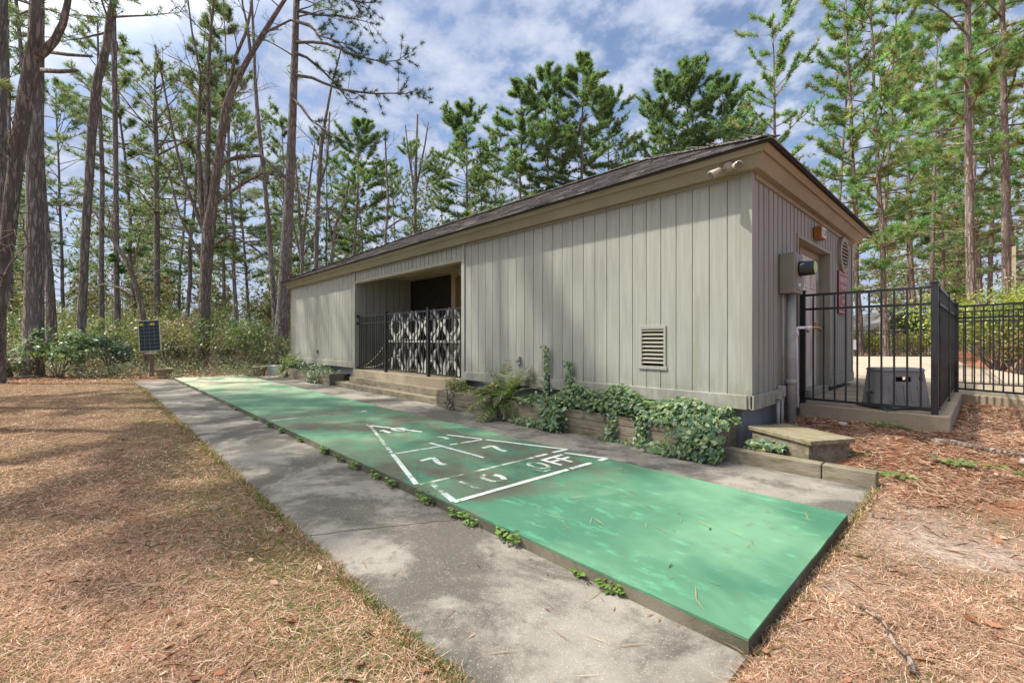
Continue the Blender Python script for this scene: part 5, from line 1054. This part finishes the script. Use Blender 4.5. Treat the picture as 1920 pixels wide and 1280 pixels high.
# hedge and shrubs on the right
shrub('tall clipped yellow green hedge behind the right hand gate', 1870, 13.5, 4.6, 2.4, .7, 11000, .085, [(.26, .30, .05), (.20, .27, .05), (.32, .33, .07), (.14, .20, .05)], 71, lobes=34, flat=.55, name='hedge')
shrub('tan and green leggy shrub under the hedge', 1905, 12.6, 2.6, 1.5, .3, 2200, .07, [(.20, .15, .05), (.26, .17, .06), (.12, .15, .05)], 72, lobes=12)
shrub('yellow low shrub row behind the distant fence, left part', 1640, 27.5, 3.4, 1.5, .1, 1600, .13, [(.32, .30, .05), (.26, .27, .05), (.20, .22, .05)], 73, lobes=12)
shrub('yellow low shrub row behind the distant fence, right part', 1715, 28.0, 3.2, 1.35, .1, 1600, .13, [(.34, .31, .06), (.27, .27, .05), (.22, .21, .05)], 74, lobes=12)
shrub('dark green rounded tree in front of the far house', 1712, 29.5, 3.6, 3.3, .8, 2200, .16, [(.035, .09, .035), (.05, .12, .045), (.03, .07, .03)], 75, lobes=12, name='evergreen_tree')
shrub('olive ivy covered shrub beside the middle pine trunks', 1683, 27, 1.3, 3.2, .6, 900, .11, [(.09, .11, .04), (.13, .13, .05), (.10, .08, .04)], 76, lobes=8)
# far house
hx, hy = at(1648, 40); fh = thing('distant_house', 'grey house with low gable roof far behind the fence', 'house', (hx, hy, .3))
def hq(a, b_, z): return np.array([hx, hy, .3 + z]) + RT * a + FW * b_
mb = MB(); mb.hexa([hq(-5, 0, 0), hq(6, 0, 0), hq(6, 8, 0), hq(-5, 8, 0)], [hq(-5, 0, 1.6), hq(6, 0, 1.6), hq(6, 8, 1.6), hq(-5, 8, 1.6)]); mb.add([hq(-1.5, -.02, 1.6), hq(6, -.02, 1.6), hq(2.6, -.02, 3.3)], [(0, 1, 2)]); mb.build('wall', 'far_siding', fh)
mb = MB(); mb.hexa([hq(-6, -.6, 1.3), hq(1, -.6, 1.3), hq(1, 4, 3.1), hq(-6, 4, 3.1)], [hq(-6, -.6, 1.45), hq(1, -.6, 1.45), hq(1, 4, 3.25), hq(-6, 4, 3.25)]); mb.hexa([hq(-1.6, -.5, 1.5), hq(-1.6, 8, 1.5), hq(2.6, 8, 3.4), hq(2.6, -.5, 3.4)], [hq(-1.6, -.5, 1.65), hq(-1.6, 8, 1.65), hq(2.6, 8, 3.55), hq(2.6, -.5, 3.55)]); mb.hexa([hq(2.6, -.5, 3.4), hq(2.6, 8, 3.4), hq(6.8, 8, 1.5), hq(6.8, -.5, 1.5)], [hq(2.6, -.5, 3.55), hq(2.6, 8, 3.55), hq(6.8, 8, 1.65), hq(6.8, -.5, 1.65)]); mb.build('roof', 'far_roof', fh)
for a in (-1.0, .4, 3): mb = MB(); mb.hexa([hq(a, -.03, .5), hq(a + .8, -.03, .5), hq(a + .8, -.01, .5), hq(a, -.01, .5)], [hq(a, -.03, 1.3), hq(a + .8, -.03, 1.3), hq(a + .8, -.01, 1.3), hq(a, -.01, 1.3)]); mb.build('window', 'panel_cell', fh)
ns_x, ns_y = at(1598, 22.6); nb_ = thing('notice_board', 'small pale notice board on black legs at the back of the terrace', 'sign', (ns_x, ns_y, .36)); c = np.array([ns_x, ns_y, .36])
mb = MB(); mb.hexa([c - RT * .28 + [0, 0, .42], c + RT * .22 + [0, 0, .42], c + RT * .22 + FW * .03 + [0, 0, .42], c - RT * .28 + FW * .03 + [0, 0, .42]], [c - RT * .28 + [0, 0, .92], c + RT * .22 + [0, 0, .92], c + RT * .22 + FW * .03 + [0, 0, .92], c - RT * .28 + FW * .03 + [0, 0, .92]]); mb.build('board', 'pvc', nb_)
for a in (-.2, .14): mb = MB(); mb.bar(c + RT * a, c + RT * a + np.array([0, 0, .42]), .03, .03); mb.build('leg', 'black_metal', nb_)
lx, ly = at(1901, 16); lp = thing('lamp_post', 'pale wooden lamp post with crossarm at the right edge above the hedge', 'lamp post', (lx, ly, .25)); mb = MB(); mb.bar((lx, ly, .25), (lx, ly, CAM_Z + (637 - 462) / 838 * 16), .10, .10); mb.build('post', 'pot_clay', lp); c = np.array([lx, ly, CAM_Z + (637 - 520) / 838 * 16]); mb = MB(); mb.bar(c - RT * .3, c + RT * .3, .08, .07); mb.build('crossarm', 'pot_clay', lp)

# ---- planter plants
IV = [(0.086, 0.165, 0.094), (0.131, 0.216, 0.119), (0.183, 0.254, 0.125), (0.066, 0.120, 0.069), (0.262, 0.323, 0.187), (0.210, 0.280, 0.100)]
def ivy(label, C, Nn, seed, size=.062, cols=IV, vines=()):
    c0 = C.mean(0); t = thing('ivy', label, 'ivy', (float(c0[0]), float(c0[1]), float(C[:, 2].min()))); n = len(C)
    arr_mesh('leaves', leaf_polys(C, Nn, RNG.uniform(.6, 1.25, n) * size, 'ivy'), jitter(np.array(cols), n, .35), 'leaves', t)
    if vines:
        mb = MB()
        for v in vines: mb.tube(v, .004, 4, cap=False)
        mb.build('vine', 'twig', t)
    return t
def mound(n, x0, x1, y0, y1, hfun, seed):
    rg = np.random.default_rng(seed); x = rg.uniform(x0, x1, n); y = rg.uniform(y0, y1, n); h = np.array([hfun(a, b_) for a, b_ in zip(x, y)]); z = .30 + h * rg.uniform(.05, 1, n) ** .6
    k = h > .02; Nn = unit(n) * .65 + np.array([0, -.35, .75]); Nn /= np.linalg.norm(Nn, axis=1, keepdims=True); return np.stack([x, y, z], 1)[k], Nn[k]
hf = lambda a, b_: max(0, (.19 * min(1, .2 + (b_ - 4.78) / .22) + .05 * math.sin(a * 3.1) + .06 * math.sin(a * 7.3 + b_ * 5) + .09 * (a > -4.6) * math.sin(min(1, (a + 4.6) / .6) * 1.57)) * (1 if a > -4.7 else .5) * (.4 + .6 * math.sin(min(1, (5.32 - b_) / .12 + .2) * 1.57)))
C, Nn = mound(7600, -5.0, -1.95, 4.775, 5.31, hf, 81); ivy('dense ivy mat filling the planter under the louvred vent', C, Nn, 81)
def spill(n, xc, w_, top, bot, yout, seed, taper=1.0):
    rg = np.random.default_rng(seed); f = rg.uniform(0, 1, n) ** .8; z = top + (bot - top) * f; x = xc + rg.normal(0, w_ / 2.2, n) * (1 - (1 - taper) * f); y = 4.79 - yout * (np.sin(f * 1.9) * .8 + .1) * rg.uniform(.2, 1, n)
    Nn = unit(n) * .6 + np.array([-.15, -.8, .45]); Nn /= np.linalg.norm(Nn, axis=1, keepdims=True); return np.stack([x, y, np.maximum(z, .02)], 1), Nn
C1, N1 = spill(800, -2.12, .27, .46, .02, .26, 82, 1.0); C2, N2 = spill(300, -2.40, .34, .10, .02, .26, 83); C3, N3 = mound(380, -2.4, -1.85, 4.74, 5.25, lambda a, b_: .13, 84)
ivy('big ivy mound spilling over the planter end onto the concrete', np.concatenate([C1, C2, C3]), np.concatenate([N1, N2, N3]), 82)
C1, N1 = spill(520, -4.2, .28, .46, .02, .22, 85, .9); C2, N2 = spill(300, -4.62, .55, .10, .02, .16, 86); ivy('smaller ivy spill over the middle of the planter front', np.concatenate([C1, C2]), np.concatenate([N1, N2]), 85)
for (xc, n, lab, sd_) in ((-3.25, 60, 'single thin ivy strand hanging down the planter front, left one', 87), (-2.82, 130, 'fuller ivy strand hanging near the planter end, beside the big mound', 88)):
    C, Nn = spill(n, xc, .10, .36, .03, .05, sd_); C2, N2 = spill(n // 3, xc + .05, .28, .05, .02, .12, sd_ + 30); ivy(lab, np.concatenate([C, C2]), np.concatenate([Nn, N2]), sd_, vines=([(xc, 4.79, .36), (xc + .02, 4.775, .2), (xc + .01, 4.76, .03)],))
def climber(xc, ztop, n, lab, sd_, w_=.07):
    rg = np.random.default_rng(sd_); z = rg.uniform(.35, ztop, n); x = xc + rg.normal(0, w_ * .5, n) * (1 + 1.2 * (z < .62)); y = 5.285 - rg.uniform(0, .05, n); Nn = unit(n) * .55 + np.array([0, -1, .3]); Nn /= np.linalg.norm(Nn, axis=1, keepdims=True)
    ivy(lab, np.stack([x, y, z], 1), Nn, sd_, .048, vines=([(xc, 5.3, .3), (xc + .01, 5.3, ztop * .6), (xc - .01, 5.3, ztop)],))
climber(-4.80, 1.18, 150, 'taller ivy shoot climbing the front wall', 91); climber(-4.33, .96, 150, 'shorter ivy shoot climbing the wall, right of the taller one', 92, .09)
x_ = -4.62; st_ = thing('garden_stake', 'thin black stake standing in the planter between the climbing shoots', 'stake', (x_, 5.15, .29)); mb = MB(); mb.tube([(x_, 5.15, .28), (x_ - .01, 5.15, .72)], .012, 8); mb.disc((x_ - .01, 5.15, .72), .016, .01, 8); mb.build('rod', 'black_metal', st_)
def fern(label, x, y, z, nf, ln, seed, cols, zf=.0, sx=1):
    rg = random.Random(seed); t = thing('fern', label, 'fern', (x, y, z)); Cs, Ns, Ts, Ss = [], [], [], []; mb = MB()
    for k in range(nf):
        a = 2 * math.pi * k / nf + rg.uniform(-.3, .3); l = ln * rg.uniform(.65, 1.15); el = rg.uniform(.3, 1.15); p = np.array([x, y, z]); d = np.array([math.cos(a) * math.cos(el), math.sin(a) * math.cos(el) - .25, math.sin(el)]); pts = [p.copy()]; n = 16
        for i in range(n):
            d = d + np.array([0, -.01, -.085 * (1.5 if math.sin(a) < 0 else .75)]); d /= np.linalg.norm(d); p = p + d * l / n
            if p[1] > 5.29: p[1] = 5.29
            pts.append(p.copy())
            if i > 1:
                s = np.cross(d, [0, 0, 1]); s /= np.linalg.norm(s) + 1e-6; nn = np.cross(s, d); w_ = .17 * l * math.sin(math.pi * min(1, (i + 1.5) / n) ** .8) + .02
                for h in (-1, 1):
                    td = s * h + d * .45; td /= np.linalg.norm(td); Cs.append(p + td * w_ / 2); Ns.append(nn); Ts.append(td); Ss.append(w_)
        mb.tube(pts, .004, 4, cap=False)
    mb.build('stalks', 'twig', t); Ns = np.array(Ns) + RNG.normal(0, .12, (len(Ns), 3)); Ns /= np.linalg.norm(Ns, axis=1, keepdims=True)
    arr_mesh('fronds', leaf_polys(np.array(Cs), Ns, np.array(Ss), 'leaf6', .26, np.array(Ts)), jitter(np.array(cols), len(Cs), .3), 'leaves', t); return t
fern('large feathery green fern in the planter left of the ivy', -5.42, 4.95, .28, 30, .80, 3, [(.10, .16, .035), (.14, .19, .05), (.08, .13, .03), (.17, .19, .05)])
fern('small bright fern hanging from the far planter end', -16.6, 5.0, .30, 16, .75, 4, [(.09, .17, .03), (.12, .20, .04), (.2, .2, .05)])
def bedplants(label, x0, x1, n, h, seed, cols, size=.05): C, Nn = mound(n, x0, x1, 4.84, 5.27, lambda a, b_: max(.0, h * (.55 + .45 * math.sin(a * 4 + seed))), seed); return ivy(label, C, Nn, seed, size, cols)
bedplants('yellow green leafy plants at the left end of the ivy planter', -7.1, -5.5, 800, .26, 93, [(.17, .19, .05), (.22, .21, .07), (.11, .15, .05)], .06)
bedplants('mixed small leafy plants right of the fern', -5.3, -4.7, 260, .16, 94, [(.16, .18, .06), (.2, .2, .08)], .05)
bedplants('silvery ivy along the far planter', -15.6, -12.8, 900, .24, 95, [(.15, .2, .13), (.2, .25, .17), (.08, .13, .07)], .07)
bedplants('dark green plants at the far planter end', -17.2, -15.8, 500, .35, 96, [(.06, .12, .03), (.1, .15, .04)], .08)
C, Nn = spill(260, -13.6, .5, .36, .05, .12, 97); ivy('ivy tumbling over the far planter front', C, Nn, 97, .07, [(.17, .22, .15), (.22, .26, .18), (.1, .14, .08)])
C, Nn = spill(120, -6.75, .14, .36, .03, .06, 98); ivy('dry pale strand hanging at the planter left end', C, Nn, 98, .05, [(.22, .21, .15), (.28, .26, .2)])
C = np.array([(-1.75 + .35 * RNG.random(), 4.99 + .25 * RNG.random(), .15 + .06 * RNG.random()) for _ in range(170)]); Nn = unit(170) * .5 + np.array([0, -.3, .8]); ivy('loose ivy trailing between the bench and the kerb', C, Nn / np.linalg.norm(Nn, axis=1, keepdims=True), 99)

# ---- weeds along the court edge and on the right
def weed(label, x, y, z, r, n, size, seed, cols=((.11, .21, .03), (.15, .26, .04), (.08, .16, .025)), group='weeds sprouting along the court edge', h=.5):
    rg = np.random.default_rng(seed); t = thing('weed', label, 'weed', (x, y, z), group); a = rg.uniform(0, 6.28, n); rr = r * np.sqrt(rg.random(n)); c = np.stack([x + np.cos(a) * rr * 1.5, y + np.sin(a) * rr * .6, z + .012 + r * h * rg.random(n)], 1)
    tv = np.stack([np.cos(a), np.sin(a), .5 * rg.random(n)], 1); Nn = unit(n) * .35 + np.array([0, -.25, 1]); Nn /= np.linalg.norm(Nn, axis=1, keepdims=True); arr_mesh('leaves', leaf_polys(c, Nn, rg.uniform(.6, 1.25, n) * size, 'leaf6', .62, tv), jitter(np.array(cols), n, .25), 'leaves', t)
    mb = MB()
    for k in range(4): mb.tube([(x, y, z - .01), tuple(c[k])], .003, 4, cap=False)
    mb.build('stems', 'twig', t)
wl = [(-1.30, .05, 14, 'weed nearest the near court corner'), (-1.50, .03, 8, 'small weed second from the near court corner'), (-2.06, .075, 26, 'largest weed tuft beside the near part of the court edge'), (-2.45, .06, 20, 'weed right of the crack in the walk'), (-2.62, .05, 14, 'small weed at the crack in the walk'), (-3.02, .085, 30, 'broad weed tuft beside the off box of the court'), (-3.55, .06, 18, 'weed beside the base line of the court triangle'), (-3.85, .06, 18, 'weed left of the court triangle base'), (-4.3, .07, 24, 'weed beside the middle of the court triangle'), (-4.65, .06, 20, 'paired weed further along the court triangle'), (-5.1, .07, 24, 'weed near the triangle tip'), (-5.9, .06, 16, 'weed beyond the triangle tip'), (-6.6, .06, 18, 'weed before the faded cross line'), (-7.2, .07, 22, 'weed at the faded cross line'), (-8.0, .06, 16, 'weed past the faded cross line'), (-9.3, .05, 10, 'farthest small weed along the court edge')]
for k, (x, r, n, lab) in enumerate(wl): weed(lab, x, 1.905, .006, r, n * 2, .034 if x > -5 else .042, 200 + k, h=.9)
for k, (x, y, r, n, lab) in enumerate(((-.55, 5.25, .13, 40, 'grassy weed tuft on the straw right of the bench'), (-.12, 5.75, .16, 46, 'green weed tuft in the middle of the straw bed'), (.35, 5.6, .14, 36, 'green weed tuft toward the right edge'), (-.80, 6.78, .15, 40, 'low weeds under the deck wall'), (-.9, 5.5, .09, 20, 'small weed behind the bench end'))): weed(lab, x, y, float(gz(x, y)), r, n, .06, 240 + k, ((.10, .17, .04), (.15, .22, .06), (.2, .22, .09)), 'weeds in the straw bed', .35)

# ---- lawn blades, pine straw
def ok_ground(x, y):
    bad = (y > .955) & (y < 4.99) & (x > -17.9) & (x < -.63); bad |= (x > -17.6) & (x < -1.75) & (y > 4.7) & (y < 11); bad |= (x > -1.85) & (x < -.2) & (y > 6.85); bad |= (y > 9.85 - .486 * (x + .26)) & (x > -1.9)
    bad |= (x > -1.85) & (x < -.9) & (y > 4.95) & (y < 5.55); bad |= (x < -18.6) & (x > -19) & (abs(y - 1.79) < .2)
    return ~bad
def sample(n, d0, d1, pw, seed, lat=1.22):
    rg = np.random.default_rng(seed); u_ = rg.random(n); e = 1 - pw; d = (d0 ** e + (d1 ** e - d0 ** e) * u_) ** (1 / e); l = d * rg.uniform(-lat, lat, n); x = FW[0] * d + RT[0] * l; y = FW[1] * d + RT[1] * l
    k = ok_ground(x, y); return x[k], y[k], d[k], rg
def blades(name, label, n, d0, d1, pw, seed, ln, wd, tilt, pick, cat, mat='blades', curve=.3, filt=None):
    x, y, d, rg = sample(n, d0, d1, pw, seed)
    if filt is not None: k = filt(x, y, rg); x, y, d = x[k], y[k], d[k]
    n = len(x); z = gz(x, y); a = rg.uniform(0, 6.283, n); el = rg.uniform(tilt[0], tilt[1], n); l = rg.uniform(.5, 1.15, n) * ln; w_ = wd * np.maximum(1, d / 2.6) * rg.uniform(.7, 1.2, n)
    dx = np.stack([np.cos(a) * np.cos(el), np.sin(a) * np.cos(el), np.sin(el)], 1); s = np.stack([-np.sin(a), np.cos(a), rg.uniform(-.5, .5, n)], 1); b0 = np.stack([x, y, z - .004 + rg.uniform(0, .012, n)], 1); m_ = b0 + dx * (l * .55)[:, None]
    dr = dx.copy(); dr[:, 2] -= curve * rg.uniform(0, 1.4, n); dr += s * rg.uniform(-.4, .4, (n, 1)); e = m_ + dr * (l * .45)[:, None]; e[:, 2] = np.maximum(e[:, 2], z + .004); hw = (s * (w_ / 2)[:, None])
    V = np.stack([b0 - hw, b0 + hw, m_ + hw * .85, e, m_ - hw * .85], 1); o = arr_mesh(name, V, pick(x, y, rg), mat); tag(o, label, cat, kind='stuff'); return o
STRAW = np.array([(0.668, 0.449, 0.325), (0.501, 0.315, 0.216), (0.784, 0.568, 0.458), (0.401, 0.244, 0.160), (0.551, 0.315, 0.205), (0.334, 0.229, 0.142)]); GRN = np.array([(.11, .15, .035), (.15, .18, .05), (.08, .12, .03)])
def pick_lawn(x, y, rg):
    n = len(x); c = STRAW[rg.integers(0, len(STRAW), n)] * rg.uniform(.7, 1.2, (n, 1)) * (.92 + .30 * ghash(x * 1.1 + 7, y * 1.4 + 2) + .22 * ghash(x * 4.3, y * 4.9 + 1))[:, None].clip(.55, 1.3); h = ghash(x * 2.3, y * 2.3 + 5); p = np.clip(.03 + (.30 + .45 * (x > -.6)) * np.clip(h, 0, 1) + .45 * np.exp(-((y - .75) / .3) ** 2) * (x < -.4), 0, .75); k = rg.random(n) < p; c[k] = GRN[rg.integers(0, 3, k.sum())] * rg.uniform(.8, 1.3, (k.sum(), 1)); return c
def in_lawn(x, y, rg):
    sd_ = sst(y + .5 * np.clip(x + .6, 0, 9), 4.4, 5.4) * (x > -2.3); w_ = sst(wood_line(x, y), -1.0, .6); sand = np.exp(-(((x + .1) / .55) ** 2 + ((y - 3.9) / .5) ** 2)) + 1.6 * np.clip(ghash(x * 3.1 + 2, y * 3.3) - .22, 0, 1) * (x > -.6) * (y < 4.7) * (y > .9); return rg.random(len(x)) > np.clip(sd_ * .93 + w_ * .97 + sand * .85, 0, 1)
blades('lawn_grass', 'short straw coloured dormant lawn grass with green tufts', 430000, 1.25, 20, 1.7, 301, .040, .0024, (.03, .55), pick_lawn, 'grass', filt=in_lawn)
PST = np.array([(0.390, 0.213, 0.134), (0.481, 0.312, 0.211), (0.321, 0.157, 0.096), (0.538, 0.427, 0.325), (0.253, 0.128, 0.086)])
def pick_straw(x, y, rg): n = len(x); return PST[rg.integers(0, len(PST), n)] * rg.uniform(.7, 1.2, (n, 1))
blades('pine_straw', 'fallen pine needles scattered over the lawn', 60000, 1.25, 16, 1.55, 302, .14, .0019, (-.02, .25), pick_straw, 'pine straw', 'litter', .25)
def in_bed(x, y, rg): p = np.maximum(sst(y + .5 * np.clip(x + .6, 0, 9), 4.3, 5.3) * (x > -2.3), sst(wood_line(x, y), -1.4, .3) * .8); return rg.random(len(x)) < p
blades('pine_straw', 'reddish pine straw covering the bed beside the deck and the wood edge', 300000, 3.4, 24, 1.4, 303, .14, .0035, (-.02, .35), pick_straw, 'pine straw', 'litter', .25, in_bed)
# blades creeping over the slab edges
rge = np.random.default_rng(311); n = 15000
t_ = rge.random(n); xe = np.where(t_ < .86, -.70 - 15 * rge.random(n) ** 1.9, rge.uniform(-.665, -.60, n)); ye = np.where(t_ < .86, .975 + rge.normal(0, .022, n) + .03 * np.maximum(0, ghash(xe * 5, xe * 3.1)), rge.uniform(1.9, 4.9, n)); ze = np.where((ye > .97) & (xe < -.67), .006, gz(xe, ye))
a = rge.uniform(0, 6.283, n); el = rge.uniform(.1, 1.0, n); l = rge.uniform(.02, .06, n); dd = np.maximum(1.2, -xe * .73 + ye * .69); wd_ = .0026 * np.maximum(1, dd / 2.6)
dx = np.stack([np.cos(a) * np.cos(el), np.sin(a) * np.cos(el), np.sin(el)], 1); s_ = np.stack([-np.sin(a), np.cos(a), 0 * a], 1) * (wd_ / 2)[:, None]; b0 = np.stack([xe, ye, ze], 1); tip = b0 + dx * l[:, None]; mid = b0 + dx * (l * .55)[:, None] + [0, 0, .003]
kc = np.where((rge.random(n) < .42 + .35 * ghash(xe * 1.9, ye))[:, None], GRN[rge.integers(0, 3, n)] * 1.15, STRAW[rge.integers(0, 6, n)] * .9)
o = arr_mesh('edge_grass', np.stack([b0 - s_, b0 + s_, mid + s_ * .8, tip, mid - s_ * .8], 1), kc, 'blades'); tag(o, 'grass creeping over the edges of the walk and court', 'grass', kind='stuff')
# dead leaves
rgd = np.random.default_rng(305)
x, y, d, _ = sample(5200, 1.4, 22, 1.2, 306); k = (rgd.random(len(x)) < (.06 + .94 * in_bed(x, y, rgd))); x, y, d = x[k], y[k], d[k]; C = np.stack([x, y, gz(x, y) + .02], 1); Nn = unit(len(x)) * .35 + np.array([0, 0, 1]); Nn /= np.linalg.norm(Nn, axis=1, keepdims=True)
o = arr_mesh('leaf_litter', leaf_polys(C, Nn, rgd.uniform(.025, .06, len(x)), 'leaf6', .5), jitter(np.array([(.27, .11, .06), (.34, .17, .1), (.20, .09, .05), (.42, .28, .2)]), len(x), .3), 'litter'); tag(o, 'brown dead leaves on the bed and the wood edge', 'leaf litter', kind='stuff')
# grit, needles and bits on the slabs
pt = []
for k in range(420):
    z_, x0, x1, y0, y1 = random.choice(((.083, -17, -.8, 1.98, 3.75), (.009, -17, -.8, 1.02, 1.9), (.009, -17, -.8, 3.84, 4.75), (.009, -9, -.8, 1.80, 1.915))); pt.append((-abs(random.gauss(0, 1)) * 5.5 - .9 if random.random() < .8 else random.uniform(x0, x1), random.uniform(y0, y1), z_))
pt = np.array([q for q in pt if q[0] > -17]); n = len(pt); Nn = unit(n) * .2 + np.array([0, 0, 1]); Nn /= np.linalg.norm(Nn, axis=1, keepdims=True)
asp = .16; o = arr_mesh('debris', leaf_polys(pt + [0, 0, .004], Nn, RNG.uniform(.015, .06, n), 'quad', asp), jitter(np.array([(.20, .10, .05), (.10, .07, .05), (.28, .17, .08), (.05, .045, .035)]), n, .3), 'litter'); tag(o, 'fallen needles and scraps lying on the court and walks', 'debris', kind='stuff')
pt2 = np.stack([-.8 - np.abs(RNG.normal(0, 1, 260)) * 5, RNG.uniform(1.0, 4.8, 260), np.zeros(260)], 1); pt2[:, 2] = np.where((pt2[:, 1] > 1.93) & (pt2[:, 1] < 3.79), .086, .012); pt2 = pt2[pt2[:, 0] > -17]; n = len(pt2); Nn = unit(n) * .08 + np.array([0, 0, 1]); Nn /= np.linalg.norm(Nn, axis=1, keepdims=True)
o = arr_mesh('fallen_needles', leaf_polys(pt2 + [0, 0, .003], Nn, RNG.uniform(.06, .19, n), 'quad', .025), jitter(np.array([(.34, .20, .10), (.24, .12, .06), (.40, .28, .16)]), n, .3), 'litter'); tag(o, 'single pine needles lying on the green court and concrete', 'debris', kind='stuff')
def pick_twig(x, y, rg): return np.array([(.13, .09, .065), (.19, .15, .12), (.09, .06, .045)])[rg.integers(0, 3, len(x))]
blades('twigs', 'small dark twigs scattered over lawn and straw', 600, 1.3, 16, 1.4, 310, .18, .0036, (-.02, .16), pick_twig, 'twigs', 'litter', .15)
def stick(label, pts, r): mb = MB(); pts = [(x, y, float(gz(x, y)) + z) for x, y, z in pts]; mb.tube(pts, [r * (1 - .5 * i / (len(pts) - 1)) for i in range(len(pts))], 8); tag(mb.build('fallen_branch', 'bark_warm', smooth=True), label, 'branch')
q0 = FW * 1.66 + RT * (1.66 * (1712 - 960) / 838); q1 = FW * 1.92 + RT * (1.92 * (1668 - 960) / 838)
stick('crooked fallen branch on the lawn at the bottom right', [(q0[0], q0[1], .03), (q0[0] * .75 + q1[0] * .25 + .01, q0[1] * .75 + q1[1] * .25, .045), (q0[0] * .45 + q1[0] * .55 - .015, q0[1] * .45 + q1[1] * .55, .04), (q1[0] - .03, q1[1] + .05, .03), (q1[0] - .14, q1[1] + .13, .02)], .011)
stick('thin fallen branch at the wood edge on the left', [(*at(5, 13.6), .05), (*at(40, 14.0), .1), (*at(90, 14.6), .08), (*at(120, 15.2), .03)], .03)
stick('grey root edge crossing the straw bed on the right', [(-.42, 6.5, .0), (-.2, 6.35, .03), (.05, 6.2, .02), (.3, 6.1, .03), (.7, 5.9, .01)], .035)
for k, (x, y, s, lab) in enumerate(((-1.18, 6.55, .05, 'larger pale stone beside the meter pipe base'), (-.62, 6.72, .03, 'small pale stone under the deck wall'), (.25, 5.95, .05, 'flat stone in the straw bed on the right'))):
    bm_ = bpy.data.meshes.new('stone'); mb = MB(); mb.lathe((x, y, float(gz(x, y)) - .01), [(0.001, 0), (s, .2 * s), (s * 1.15, .5 * s), (s * .8, s), (.001, 1.15 * s)], 9); o = mb.build('stone', 'stone', smooth=True); tag(o, lab, 'stone', 'stones near the deck')
for o in list(COL.objects):
    if '_o' in o: del o['_o']
